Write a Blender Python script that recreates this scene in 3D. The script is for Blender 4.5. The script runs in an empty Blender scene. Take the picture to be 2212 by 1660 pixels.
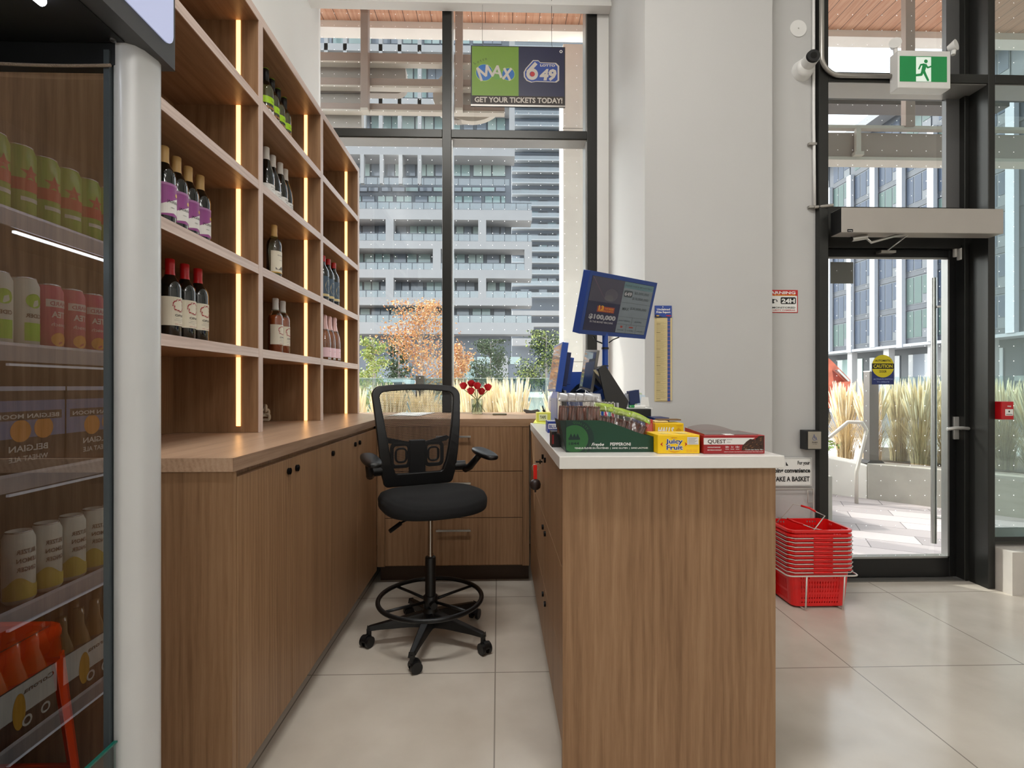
import bpy, math, random
from mathutils import Vector, Matrix
random.seed(7)
PI = math.pi
S = bpy.context.scene
COL = S.collection
# ------------------------------------------------------------------ camera, world, sun, fill lights
F = 1090.0; HC = 1.28; TH = math.atan(29/1090)
cd = bpy.data.cameras.new('camera'); cd.sensor_width = 36; cd.lens = F/2212*36
cd.shift_y = 5/2212; cd.clip_start = .02; cd.clip_end = 600
cam = bpy.data.objects.new('camera', cd); COL.objects.link(cam)
cam.location = (0, 0, HC); cam.rotation_euler = (PI/2, 0, -TH)
S.camera = cam
S.view_settings.view_transform = 'Standard'; S.view_settings.look = 'None'
S.view_settings.gamma = 1; S.view_settings.use_curve_mapping = False
S.view_settings.exposure = 0.0
SUN_DIR = Vector((1.2, -1.0, -1.5)).normalized()
w = bpy.data.worlds.new('sky'); S.world = w; w.use_nodes = True
nt = w.node_tree; nt.nodes.clear()
sky = nt.nodes.new('ShaderNodeTexSky'); sky.sky_type = 'NISHITA'; sky.sun_disc = False
sky.sun_elevation = math.asin(-SUN_DIR.z); sky.sun_rotation = math.atan2(-SUN_DIR.x, -SUN_DIR.y)
sky.air_density = 1.0; sky.dust_density = 2.5; sky.ozone_density = 1.0
bg = nt.nodes.new('ShaderNodeBackground'); bg.inputs[1].default_value = .82
hs = nt.nodes.new('ShaderNodeHueSaturation'); hs.inputs['Saturation'].default_value = .25
wo = nt.nodes.new('ShaderNodeOutputWorld')
nt.links.new(sky.outputs[0], hs.inputs['Color']); nt.links.new(hs.outputs[0], bg.inputs[0]); nt.links.new(bg.outputs[0], wo.inputs[0])
def light(name, kind, loc, energy, col=(1, 1, 1), size=1, size_y=None, rot=(0, 0, 0), **k):
    l = bpy.data.lights.new(name, kind); l.energy = energy; l.color = col
    if kind == 'AREA':
        l.shape = 'RECTANGLE'; l.size = size; l.size_y = size_y or size
    o = bpy.data.objects.new(name, l); COL.objects.link(o); o.location = loc; o.rotation_euler = rot
    for a, b in k.items(): setattr(l, a, b)
    return o
sun = light('sun', 'SUN', (-20, 10, 20), 2.7, (1, .95, .87), angle=.009)
sun.rotation_euler = SUN_DIR.to_track_quat('-Z', 'Y').to_euler()
CEIL = 4.9
for x, y, e, sx, sy in ((-.35, .9, 94, 1.9, .14), (2.3, -.6, 5, 1.5, .9), (2.7, -2.2, 34, 1.5, .9), (3.3, -3.8, 60, 1.5, .9), (5.3, -2.9, 14, 1.5, .9)):
    light('ceiling_fill', 'AREA', (x, y, CEIL-.03), e, (1, .975, .94), sx, sy)  # unseen area lights added to fill the room and aisle
# ------------------------------------------------------------------ measuring helpers
def ray(u, v):
    cx = (u-1106)/F; cz = (835-v)/F
    return Vector((cx*math.cos(TH)+math.sin(TH), math.cos(TH)-cx*math.sin(TH), cz))
def PY(u, v, y): a = ray(u, v); s = y/a.y; return Vector((a.x*s, y, HC+a.z*s))
def PX(u, v, x): a = ray(u, v); s = x/a.x; return Vector((x, a.y*s, HC+a.z*s))
def PZ(u, v, z): a = ray(u, v); s = (z-HC)/a.z; return Vector((a.x*s, a.y*s, z))
# ------------------------------------------------------------------ materials
def lin(h):
    if isinstance(h, str):
        h = h.lstrip('#'); c = [int(h[i:i+2], 16)/255 for i in (0, 2, 4)]
    else: c = [x/255 for x in h]
    return tuple(x/12.92 if x <= .04045 else ((x+.055)/1.055)**2.4 for x in c)
class NT:
    def __init__(s, name):
        s.m = bpy.data.materials.new(name); s.m.use_nodes = True; s.t = s.m.node_tree
        s.b = s.t.nodes['Principled BSDF']; s.o = s.t.nodes['Material Output']
    def n(s, typ, **k):
        x = s.t.nodes.new('ShaderNode'+typ)
        for a, b in k.items(): setattr(x, a, b)
        return x
    def l(s, a, b): s.t.links.new(a, b)
    def math(s, op, a, b=None, c=None):
        x = s.n('Math', operation=op)
        for i, v in enumerate((a, b, c)):
            if v is None: continue
            if isinstance(v, (int, float)): x.inputs[i].default_value = v
            else: s.l(v, x.inputs[i])
        return x.outputs[0]
MC = {}
def M(name, col=(200, 200, 200), rough=.5, metal=0., spec=.5, noise=0., nscale=6., bump=0., bscale=60., emit=None, es=0., coat=0., alpha=None, stretch=None):
    if name in MC: return MC[name]
    N = NT(name); c = lin(col); b = N.b
    b.inputs['Base Color'].default_value = (*c, 1); b.inputs['Roughness'].default_value = rough
    b.inputs['Metallic'].default_value = metal; b.inputs['Specular IOR Level'].default_value = spec
    b.inputs['Coat Weight'].default_value = coat
    if emit is not None:
        b.inputs['Emission Color'].default_value = (*lin(emit), 1); b.inputs['Emission Strength'].default_value = es
    tc = N.n('TexCoord'); mp = N.n('Mapping'); N.l(tc.outputs['Object'], mp.inputs[0])
    if stretch: mp.inputs['Scale'].default_value = stretch
    tx = N.n('TexNoise'); tx.inputs['Scale'].default_value = nscale; tx.inputs['Detail'].default_value = 5
    N.l(mp.outputs[0], tx.inputs['Vector'])
    mx = N.n('MixRGB', blend_type='MULTIPLY'); mx.inputs[0].default_value = 1
    mx.inputs[1].default_value = (*c, 1)
    r = N.n('MapRange'); r.inputs[1].default_value = .3; r.inputs[2].default_value = .7
    nz = noise if noise else .03
    r.inputs[3].default_value = 1-nz; r.inputs[4].default_value = 1+nz*.5
    N.l(tx.outputs[0], r.inputs[0]); N.l(r.outputs[0], mx.inputs[2]); N.l(mx.outputs[0], b.inputs['Base Color'])
    if bump:
        t2 = N.n('TexNoise'); t2.inputs['Scale'].default_value = bscale; N.l(mp.outputs[0], t2.inputs['Vector'])
        bp = N.n('Bump'); bp.inputs['Strength'].default_value = bump; bp.inputs['Distance'].default_value = .004
        N.l(t2.outputs[0], bp.inputs['Height']); N.l(bp.outputs[0], b.inputs['Normal'])
    if alpha is not None: b.inputs['Alpha'].default_value = alpha
    MC[name] = N.m; return N.m
def wood(name, axis, dark, mid, light_, rough=.45, fine=1.):
    """laminate wood, grain along axis"""
    if name in MC: return MC[name]
    N = NT(name); tc = N.n('TexCoord'); mp = N.n('Mapping'); N.l(tc.outputs['Object'], mp.inputs[0])
    sc = [14, 14, 14]; sc['xyz'.index(axis)] = .5; mp.inputs['Scale'].default_value = sc
    a = N.n('TexNoise'); a.inputs['Scale'].default_value = 1.3; a.inputs['Detail'].default_value = 4; a.inputs['Distortion'].default_value = 1.1
    N.l(mp.outputs[0], a.inputs['Vector'])
    mp2 = N.n('Mapping'); N.l(tc.outputs['Object'], mp2.inputs[0])
    sc = [160, 160, 160]; sc['xyz'.index(axis)] = 5; mp2.inputs['Scale'].default_value = sc
    b = N.n('TexNoise'); b.inputs['Scale'].default_value = 1.; b.inputs['Detail'].default_value = 6; b.inputs['Roughness'].default_value = .7
    N.l(mp2.outputs[0], b.inputs['Vector'])
    wv = N.n('TexWave', wave_type='RINGS'); wv.rings_direction = axis.upper()
    mp3 = N.n('Mapping'); N.l(tc.outputs['Object'], mp3.inputs[0])
    sc = [5, 5, 5]; sc['xyz'.index(axis)] = .9; mp3.inputs['Scale'].default_value = sc; mp3.inputs['Location'].default_value = (3.1, 7.7, 1.3)
    N.l(mp3.outputs[0], wv.inputs['Vector']); wv.inputs['Scale'].default_value = 4; wv.inputs['Distortion'].default_value = 5; wv.inputs['Detail'].default_value = 3
    cr = N.n('ValToRGB'); e = cr.color_ramp.elements
    e[0].position = .26; e[0].color = (*lin(dark), 1); e[1].position = .78; e[1].color = (*lin(light_), 1)
    k = cr.color_ramp.elements.new(.5); k.color = (*lin(mid), 1)
    s1 = N.math('MULTIPLY_ADD', wv.outputs[0], .10, N.math('MULTIPLY', a.outputs[0], .46))
    s2 = N.math('ADD', s1, N.math('MULTIPLY', b.outputs[0], .44))
    N.l(s2, cr.inputs[0]); N.l(cr.outputs[0], N.b.inputs['Base Color'])
    N.b.inputs['Roughness'].default_value = rough; N.b.inputs['Specular IOR Level'].default_value = .35
    bp = N.n('Bump'); bp.inputs['Strength'].default_value = .18; bp.inputs['Distance'].default_value = .002
    N.l(b.outputs[0], bp.inputs['Height']); N.l(bp.outputs[0], N.b.inputs['Normal'])
    MC[name] = N.m; return N.m
def glass(name, tint=(255, 255, 255), refl=1.0, dots=False, rough=.0, gcol=(1, 1, 1), minr=0.03):
    """thin clear pane: see-through mixed with a mirror by fresnel; optional white frit dots"""
    if name in MC: return MC[name]
    N = NT(name); t = N.t; t.nodes.remove(N.b)
    tr = N.n('BsdfTransparent'); tr.inputs[0].default_value = (*lin(tint), 1)
    gl = N.n('BsdfGlossy'); gl.inputs['Roughness'].default_value = rough; gl.inputs['Color'].default_value = (*gcol, 1)
    fr = N.n('Fresnel'); fr.inputs[0].default_value = 1.45
    fac = N.math('MINIMUM', N.math('MULTIPLY_ADD', fr.outputs[0], refl, minr), 1.0)
    mx = N.n('MixShader'); N.l(fac, mx.inputs[0]); N.l(tr.outputs[0], mx.inputs[1]); N.l(gl.outputs[0], mx.inputs[2])
    out = mx.outputs[0]
    if dots:
        tc = N.n('TexCoord'); sp = N.n('SeparateXYZ'); N.l(tc.outputs['Object'], sp.inputs[0])
        fx = N.math('SUBTRACT', N.math('FRACT', N.math('MULTIPLY', sp.outputs[0], 10)), .5)
        fz = N.math('SUBTRACT', N.math('FRACT', N.math('MULTIPLY', sp.outputs[2], 10)), .5)
        d = N.math('ADD', N.math('MULTIPLY', fx, fx), N.math('MULTIPLY', fz, fz))
        m = N.math('LESS_THAN', d, .0008)
        df = N.n('BsdfDiffuse'); df.inputs[0].default_value = (.9, .92, .93, 1)
        tl = N.n('BsdfTranslucent'); tl.inputs[0].default_value = (.9, .92, .93, 1)
        ad = N.n('AddShader'); N.l(df.outputs[0], ad.inputs[0]); N.l(tl.outputs[0], ad.inputs[1])
        m2 = N.n('MixShader'); N.l(m, m2.inputs[0]); N.l(out, m2.inputs[1]); N.l(ad.outputs[0], m2.inputs[2]); out = m2.outputs[0]
    N.l(out, N.o.inputs[0]); MC[name] = N.m; return N.m
# ------------------------------------------------------------------ mesh builder
def wloc(o):
    v = Vector((0, 0, 0))
    while o: v = v+o.location; o = o.parent
    return v
class MB:
    def __init__(s): s.v = []; s.f = []; s.fm = []; s.mats = []; s.sm = []; s.X = None
    def mi(s, m):
        if m not in s.mats: s.mats.append(m)
        return s.mats.index(m)
    def add(s, vs, fs, m, smooth=False):
        b = len(s.v); s.v += [(s.X @ Vector(q)) if s.X else Vector(q) for q in vs]; k = s.mi(m)
        for q in fs: s.f.append([i+b for i in q]); s.fm.append(k); s.sm.append(smooth)
        return s
    def box(s, x0, x1, y0, y1, z0, z1, m):
        if x0 > x1: x0, x1 = x1, x0
        if y0 > y1: y0, y1 = y1, y0
        if z0 > z1: z0, z1 = z1, z0
        return s.add([(x0, y0, z0), (x1, y0, z0), (x1, y1, z0), (x0, y1, z0), (x0, y0, z1), (x1, y0, z1), (x1, y1, z1), (x0, y1, z1)],
                     [(3, 2, 1, 0), (4, 5, 6, 7), (0, 1, 5, 4), (1, 2, 6, 5), (2, 3, 7, 6), (3, 0, 4, 7)], m)
    def cyl(s, p0, p1, r0, m, r1=None, n=16, caps=True, smooth=True):
        p0 = Vector(p0); p1 = Vector(p1); r1 = r0 if r1 is None else r1
        a = (p1-p0).normalized(); u = a.orthogonal().normalized(); w_ = a.cross(u)
        vs = []
        for p, r in ((p0, r0), (p1, r1)):
            for i in range(n):
                t = 2*PI*i/n; vs.append(p+u*math.cos(t)*r+w_*math.sin(t)*r)
        s.add(vs, [(i, (i+1) % n, n+(i+1) % n, n+i) for i in range(n)], m, smooth)
        if caps: s.add(vs[:n], [tuple(range(n))[::-1]], m); s.add(vs[n:], [tuple(range(n))], m)
        return s
    def tube(s, pts, r, m, n=8, closed=False, rs=None):
        pts = [Vector(p) for p in pts]; N_ = len(pts); vs = []; prev = None
        for i, p in enumerate(pts):
            if closed: d = (pts[(i+1) % N_]-pts[i-1])
            else: d = pts[min(i+1, N_-1)]-pts[max(i-1, 0)]
            d.normalize()
            if prev is None: u = d.orthogonal().normalized()
            else:
                u = prev-d*prev.dot(d); u = u.normalized() if u.length > 1e-6 else d.orthogonal().normalized()
            prev = u; w_ = d.cross(u); rr = rs[i] if rs else r
            for k in range(n):
                t = 2*PI*k/n; vs.append(p+u*math.cos(t)*rr+w_*math.sin(t)*rr)
        fs = []
        for i in range(N_ if closed else N_-1):
            j = (i+1) % N_
            for k in range(n): fs.append((i*n+k, i*n+(k+1) % n, j*n+(k+1) % n, j*n+k))
        if not closed: fs.append(tuple(range(n))[::-1]); fs.append(tuple((N_-1)*n+k for k in range(n)))
        return s.add(vs, fs, m, True)
    def lathe(s, prof, c, m, n=24, smooth=True, caps=True):
        vs = []; c = Vector(c)
        for r, z in prof:
            for k in range(n):
                t = 2*PI*k/n; vs.append(c+Vector((r*math.cos(t), r*math.sin(t), z)))
        fs = []
        for i in range(len(prof)-1):
            for k in range(n): fs.append((i*n+k, i*n+(k+1) % n, (i+1)*n+(k+1) % n, (i+1)*n+k))
        s.add(vs, fs, m, smooth)
        if caps:
            if prof[0][0] > 1e-4: s.add(vs[:n], [tuple(range(n))[::-1]], m)
            if prof[-1][0] > 1e-4: s.add(vs[-n:], [tuple(range(n))], m)
        return s
    def prism(s, poly, o, ux, uy, t, m, smooth=False):
        """2D poly in the plane (o; ux, uy) thickened by vector t"""
        o = Vector(o); ux = Vector(ux); uy = Vector(uy); t = Vector(t); n = len(poly)
        a = [o+ux*p[0]+uy*p[1] for p in poly]; vs = a+[q+t for q in a]
        s.add(vs, [tuple(range(n)), tuple(range(2*n-1, n-1, -1))], m)
        return s.add(vs, [(i, n+i, n+(i+1) % n, (i+1) % n) for i in range(n)], m, smooth)
    def ring(s, outer, inner, o, ux, uy, t, m, warp=None):
        o = Vector(o); ux = Vector(ux); uy = Vector(uy); t = Vector(t); n = len(outer)
        def q(p):
            r = o+ux*p[0]+uy*p[1]
            return warp(r, p) if warp else r
        A = [q(p) for p in outer]; B = [q(p) for p in inner]
        vs = A+B+[x+t for x in A]+[x+t for x in B]; fs = []
        for i in range(n):
            j = (i+1) % n
            fs += [(i, j, n+j, n+i), (2*n+j, 2*n+i, 3*n+i, 3*n+j), (j, i, 2*n+i, 2*n+j), (n+i, n+j, 3*n+j, 3*n+i)]
        return s.add(vs, fs, m)
    def grid(s, fn, nu, nv, m, smooth=True, skip=None):
        vs = [fn(i/nu, j/nv) for j in range(nv+1) for i in range(nu+1)]
        fs = [(j*(nu+1)+i, j*(nu+1)+i+1, (j+1)*(nu+1)+i+1, (j+1)*(nu+1)+i) for j in range(nv) for i in range(nu) if not (skip and skip(i, j))]
        return s.add(vs, fs, m, smooth)
    def blob(s, c, rx, ry, rz, m, n=12, p=1., noise=0.):
        vs = []; c = Vector(c); h = n//2
        for j in range(h+1):
            ph = -PI/2+PI*j/h
            for i in range(n):
                t = 2*PI*i/n; sg = lambda q: math.copysign(abs(q)**p, q); k = 1+random.uniform(-noise, noise)
                vs.append(c+Vector((rx*sg(math.cos(ph))*sg(math.cos(t)), ry*sg(math.cos(ph))*sg(math.sin(t)), rz*sg(math.sin(ph))))*k)
        return s.add(vs, [(j*n+i, j*n+(i+1) % n, (j+1)*n+(i+1) % n, (j+1)*n+i) for j in range(h) for i in range(n)], m, True)
    def build(s, name, parent=None, bev=0., seg=2, sub=0, solid=0.):
        me = bpy.data.meshes.new(name); L = wloc(parent) if parent else Vector((0, 0, 0))
        me.from_pydata([q-L for q in s.v], [], s.f)
        for m in s.mats: me.materials.append(m)
        me.polygons.foreach_set('material_index', s.fm); me.polygons.foreach_set('use_smooth', s.sm); me.update()
        o = bpy.data.objects.new(name, me); COL.objects.link(o)
        if parent: o.parent = parent
        if solid: q = o.modifiers.new('solid', 'SOLIDIFY'); q.thickness = solid; q.offset = 0
        if bev: q = o.modifiers.new('bevel', 'BEVEL'); q.width = bev; q.segments = seg; q.limit_method = 'ANGLE'; q.angle_limit = .7
        if sub: q = o.modifiers.new('sub', 'SUBSURF'); q.levels = sub; q.render_levels = sub
        return o
def tag(o, label=None, cat=None, group=None, kind=None):
    if label: o['label'] = label
    if cat: o['category'] = cat
    if group: o['group'] = group
    if kind: o['kind'] = kind
    return o
def thing(name, label, cat, loc=(0, 0, 0), group=None, kind=None):
    o = bpy.data.objects.new(name, None); COL.objects.link(o); o.location = loc; o.empty_display_size = .05
    return tag(o, label, cat, group, kind)
def setting(name): 
    o = bpy.data.objects.new(name, None); COL.objects.link(o); o['kind'] = 'structure'; return o
def box1(name, x0, x1, y0, y1, z0, z1, m, parent=None, bev=0., **k): return MB().box(x0, x1, y0, y1, z0, z1, m).build(name, parent, bev, **k)
def copy_tree(o, parent=None):
    c = o.copy(); COL.objects.link(c)
    if parent: c.parent = parent
    for ch in list(o.children): copy_tree(ch, c)
    return c
# text meshes -------------------------------------------------------
_tc = {}
def text_mesh(txt, bold=0., shear=0.):
    k = (txt, bold, shear)
    if k not in _tc:
        cu = bpy.data.curves.new('t', 'FONT'); cu.body = txt; cu.size = 1; cu.offset = bold; cu.shear = shear; cu.resolution_u = 2
        ob = bpy.data.objects.new('t', cu); me = bpy.data.meshes.new_from_object(ob)
        _tc[k] = ([tuple(q.co[:2]) for q in me.vertices], [tuple(p.vertices) for p in me.polygons])
        bpy.data.objects.remove(ob); bpy.data.curves.remove(cu); bpy.data.meshes.remove(me)
    return _tc[k]
class Art:
    """flat printed artwork: u to the right, v up, stacked in thin layers"""
    def __init__(s): s.items = []; s.k = 0
    def put(s, vs, fs, m): s.k += 1; s.items.append((vs, fs, m, s.k)); return s
    def poly(s, pts, m): return s.put(list(pts), [tuple(range(len(pts)))], m)
    def rect(s, x0, y0, x1, y1, m, n=1):
        vs = []; fs = []
        for i in range(n+1):
            x = x0+(x1-x0)*i/n; vs += [(x, y0), (x, y1)]
        for i in range(n): fs.append((2*i, 2*i+2, 2*i+3, 2*i+1))
        return s.put(vs, fs, m)
    def disc(s, x, y, rx, m, ry=None, n=28, a0=0, a1=2*PI):
        ry = ry or rx
        return s.poly([(x+rx*math.cos(a0+(a1-a0)*i/n), y+ry*math.sin(a0+(a1-a0)*i/n)) for i in range(n if a1-a0 > 6.2 else n+1)], m)
    def annulus(s, x, y, r0, r1, m, n=32):
        vs = [(x+r*math.cos(2*PI*i/n), y+r*math.sin(2*PI*i/n)) for i in range(n) for r in (r0, r1)]
        return s.put(vs, [(2*i, 2*i+1, (2*i+3) % (2*n), (2*i+2) % (2*n)) for i in range(n)], m)
    def rrect(s, x0, y0, x1, y1, r, m):
        p = []
        for cx, cy, a in ((x1-r, y1-r, 0), (x0+r, y1-r, PI/2), (x0+r, y0+r, PI), (x1-r, y0+r, 1.5*PI)):
            p += [(cx+r*math.cos(a+PI/2*i/5), cy+r*math.sin(a+PI/2*i/5)) for i in range(6)]
        return s.poly(p, m)
    def text(s, t, x, y, h, m, bold=.0, width=None, align='l', rot=0., shear=0.):
        """h = cap height; width = forced width"""
        vs, fs = text_mesh(t, bold, shear)
        if not vs: return s
        x0 = min(q[0] for q in vs); x1 = max(q[0] for q in vs); k = h/.73
        kx = k if width is None else width/(x1-x0); W = (x1-x0)*kx
        ox = {'l': 0, 'c': -W/2, 'r': -W}[align]; c, sn = math.cos(rot), math.sin(rot)
        out = []
        for a, b in vs:
            a = (a-x0)*kx+ox; b = b*k; out.append((x+a*c-b*sn, y+a*sn+b*c))
        return s.put(out, fs, m)
    def arc(s, t, cx, cy, r, a_mid, h, m, bold=0., step=None, inward=False):
        step = step or h*1.05/r; n = len(t)
        for i, ch in enumerate(t):
            if ch == ' ': continue
            a = a_mid+(i-(n-1)/2)*step*(1 if inward else -1)
            s.text(ch, cx+r*math.cos(a), cy+r*math.sin(a), h, m, bold, align='c', rot=a-PI/2+(PI if inward else 0))
        return s
    def build(s, name, parent, o=None, ux=(1, 0, 0), uy=(0, 0, 1), fn=None, eps=None, label=None):
        eps = eps or min(.0003, .0016/max(1, len(s.items)))
        mb = MB(); o = Vector(o) if o is not None else Vector((0, 0, 0)); ux = Vector(ux); uy = Vector(uy); nn = ux.cross(uy).normalized()
        if fn is None: fn = lambda u, v, w_: o+ux*u+uy*v+nn*w_
        for vs, fs, m, k in s.items: mb.add([fn(a, b, eps*k) for a, b in vs], fs, m)
        ob = mb.build(name, parent)
        if label: ob['label'] = label
        return ob
def rr(x0, y0, x1, y1, r, n=6):
    p = []
    for cx, cy, a in ((x1-r, y1-r, 0), (x0+r, y1-r, PI/2), (x0+r, y0+r, PI), (x1-r, y0+r, 1.5*PI)):
        p += [(cx+r*math.cos(a+PI/2*i/(n-1)), cy+r*math.sin(a+PI/2*i/(n-1))) for i in range(n)]
    return p
# ------------------------------------------------------------------ palette
white_wall = M('wall_white_lit', (240, 239, 236), .75, noise=.015, nscale=2)  # wall white lightened to carry brighter light on header and left wall
col_wall = M('column_white_dimmed', (193, 192, 190), .75, noise=.015, nscale=2)  # same white darkened to carry the dimmer light on the column
woodV = wood('oak_vertical', 'z', (116, 86, 60), (149, 114, 83), (173, 139, 106))
woodD = wood('oak_back_panel', 'z', (112, 83, 58), (144, 110, 80), (168, 134, 102))
woodT = wood('oak_worktop_sheen', 'y', (158, 126, 100), (190, 157, 130), (208, 178, 152), .3)  # lighter oak: the window's glossy reflection is put into the colour
woodY = wood('oak_along', 'y', (118, 88, 64), (150, 116, 88), (174, 141, 112), .35)
woodX = wood('oak_across', 'x', (130, 99, 74), (164, 130, 102), (186, 153, 125), .35)
edgeY = wood('oak_edge_band_lit', 'y', (178, 152, 138), (206, 184, 172), (224, 206, 196), .45)  # paler edge band, lightened further to carry window light
edgeZ = wood('oak_edge_upright_lit', 'z', (178, 152, 138), (206, 184, 172), (224, 206, 196), .45)  # upright edges, window light put into the colour likewise
edgeC = wood('oak_counter_edge', 'y', (92, 68, 52), (150, 120, 97), (180, 150, 126), .45)
frame = M('dark_bronze_aluminium', (52, 52, 50), .32, metal=.55)
frame_in = M('lit_frame_strip', (150, 148, 144), .3, metal=.4)  # paler than frame: light on undersides and mullion sides put into colour
black = M('black_plastic', (22, 22, 23), .42)
blackm = M('black_metal', (20, 20, 21), .35, metal=.3)
dark = M('dark_recess', (10, 9, 8), .8)
steel = M('brushed_steel', (190, 188, 184), .3, metal=1)
chrome = M('chrome', (220, 220, 222), .12, metal=1)
white = M('white_plastic', (232, 231, 228), .4)
paperw = M('white_print', (236, 235, 231), .6)
ink = M('black_ink', (20, 20, 22), .6)
red = M('red_print', (190, 28, 32), .5)
yellow = M('yellow_print', (247, 200, 10), .5)
stone = M('white_quartz', (232, 229, 224), .22, noise=.02, nscale=40)
# ------------------------------------------------------------------ floor material
def tile_mat():
    N = NT('porcelain_tile'); tc = N.n('TexCoord'); sp = N.n('SeparateXYZ'); N.l(tc.outputs['Object'], sp.inputs[0])
    def line(out, off):
        f = N.math('FRACT', N.math('DIVIDE', N.math('SUBTRACT', out, off), .81))
        return N.math('LESS_THAN', N.math('ABSOLUTE', N.math('SUBTRACT', f, .5)), .4968)
    mk = N.math('MULTIPLY', line(sp.outputs[0], -.015-.81), line(sp.outputs[1], 2.257-8.1))
    a = N.n('TexNoise'); a.inputs['Scale'].default_value = 3; a.inputs['Detail'].default_value = 8; N.l(tc.outputs['Object'], a.inputs['Vector'])
    cr = N.n('ValToRGB'); e = cr.color_ramp.elements
    e[0].position = .3; e[0].color = (*lin((188, 179, 166)), 1); e[1].position = .7; e[1].color = (*lin((207, 199, 187)), 1)
    N.l(a.outputs[0], cr.inputs[0])
    mx = N.n('MixRGB'); N.l(mk, mx.inputs[0]); mx.inputs[1].default_value = (*lin((140, 132, 122)), 1); N.l(cr.outputs[0], mx.inputs[2])
    N.l(mx.outputs[0], N.b.inputs['Base Color'])
    b2 = N.n('TexNoise'); b2.inputs['Scale'].default_value = 9; N.l(tc.outputs['Object'], b2.inputs['Vector'])
    N.l(N.math('MULTIPLY_ADD', b2.outputs[0], .12, .12), N.b.inputs['Roughness']); N.b.inputs['Specular IOR Level'].default_value = .5
    return N.m
# ------------------------------------------------------------------ room shell
XW, YW = -1.475, 4.03
XC, DC, XC2 = .884, 3.028, 1.665
YF, YG = 3.10, 3.28
def S1(name, *a, **k):
    o = box1(name, *a, **k); o['kind'] = 'structure'; return o
fl_ = MB().box(-2.6, 7, -5, 3.372, -.1, 0, tile_mat()).box(-2.6, 1.66, 3.372, 4.2, -.1, 0, tile_mat()).build('floor'); fl_['kind'] = 'structure'
S1('ceiling', -1.6, 7, -5, 4.2, CEIL, CEIL+.1, white_wall)
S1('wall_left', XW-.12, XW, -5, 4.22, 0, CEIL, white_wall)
S1('wall_rear', -1.6, 7, -5.1, -5, 0, CEIL, white_wall)
S1('wall_right', 7, 7.1, -5, 3.3, 0, CEIL, white_wall)
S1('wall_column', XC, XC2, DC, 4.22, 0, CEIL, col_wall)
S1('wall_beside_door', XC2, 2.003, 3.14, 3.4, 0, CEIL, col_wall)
S1('wall_window_return', .791, XC, YW+.003, 4.22, 0, CEIL, white_wall)
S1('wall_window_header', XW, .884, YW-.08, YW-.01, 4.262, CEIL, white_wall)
S1('trim_4', XW, .884, YW-.01, 4.22, 4.5, CEIL, white_wall)
S1('trim_1', XW, .884, YW-.10, YW-.08, 4.262, 4.29, white_wall)
S1('wall_window_apron', XW, .79, 4.10, 4.22, 0, 1.02, white_wall)
# window behind the desk
w1 = setting('window_1')
HT = 4.50
mb = MB()
Z1a, Z1b = 3.329, 3.263
mb.box(-.449, -.376, YW, 4.20, 1.0, HT, frame)                    # centre mullion
mb.box(.709, .791, YW, 4.20, 1.0, HT, frame)
for x0, x1 in ((XW+.001, -.449), (-.376, .709)):
    mb.box(x0, x1, YW, 4.20, Z1b, Z1a, frame)
    mb.box(x0, x1, YW, 4.20, HT-.03, HT, frame)
    mb.box(x0, x1, YW+.04, 4.20, 1.0, 1.05, frame)
mb.build('window_frame', w1, .003)
mb = MB()
for x0, x1 in ((XW+.001, -.449), (-.376, .709)):
    mb.box(x0, x1, YW+.012, 4.185, Z1b-.006, Z1b, frame_in)
for x in (-.376, .709-.008): mb.box(x, x+.008, YW+.02, 4.185, 1.05, HT-.03, frame_in)
mb.build('lit_frame_strip', w1)
gdot = glass('dotted_window_glass', (238, 244, 243), .75, True)
for x0, x1 in ((XW+.001, -.449), (-.376, .709)):
    for z0, z1 in ((1.05, Z1b), (Z1a, HT-.03)):
        MB().add([(x0, 4.185, z0), (x1, 4.185, z0), (x1, 4.185, z1), (x0, 4.185, z1)], [(0, 1, 2, 3)], gdot).build('window_pane', w1)
# storefront with the entrance door
w2 = setting('window_2')
XJ0, XJ1, XM0, XM1 = 2.003, 2.062, 3.087, 3.131
TZ0, TZ1 = PY(1800, 174, YF).z, PY(1800, 155, YF).z
mb = MB()
mb.box(XJ0, XJ1, YF, YG+.03, 0, CEIL, frame)
mb.box(XM0, XM1, YF, YG+.03, 0, CEIL, frame)
mb.box(XJ1, XM0, YF, YG+.03, TZ0, TZ1, frame); mb.box(XM1, 6.2, YF, YG+.03, TZ0, TZ1, frame)
mb.box(4.6, 4.65, YF, YG+.03, 0, CEIL, frame)
mb.box(XM1, 6.2, YF, YG+.03, .30, .33, frame)
mb.box(XJ1, XM0, YG-.03, YG+.06, 2.191, 2.46, frame)               # door header
mb.box(XM0-.03, XM0, YG-.05, YG+.03, 0, CEIL, frame)
mb.build('storefront_frame', w2, .003)
mb = MB()
mb.box(XJ1, XM0, YF+.012, YG, TZ0-.006, TZ0, frame_in); mb.box(XM1, 6.2, YF+.012, YG, TZ0-.006, TZ0, frame_in)
mb.box(XM0-.12, XM0-.03, YG-.012, YG+.02, 2.46, CEIL, M('grey_mullion_face', (108, 108, 108), .4, metal=.3))
mb.build('lit_frame_strip', w2)
def pane(x0, x1, y, z0, z1, p, m=gdot): return MB().add([(x0, y, z0), (x1, y, z0), (x1, y, z1), (x0, y, z1)], [(0, 1, 2, 3)], m).build('window_pane', p)
pane(XJ1, XM0-.1, YG+.01, 2.46, TZ0, w2); pane(XJ1, XM0-.1, YG+.01, TZ1, CEIL, w2)
gtint = glass('tinted_side_glass', (188, 206, 204), 2.2, True, minr=.16, gcol=(.8, .95, .95))
pane(XM1, 4.6, YG+.01, .33, TZ0, w2, gtint); pane(XM1, 4.6, YG+.01, TZ1, CEIL, w2, gtint)
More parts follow.
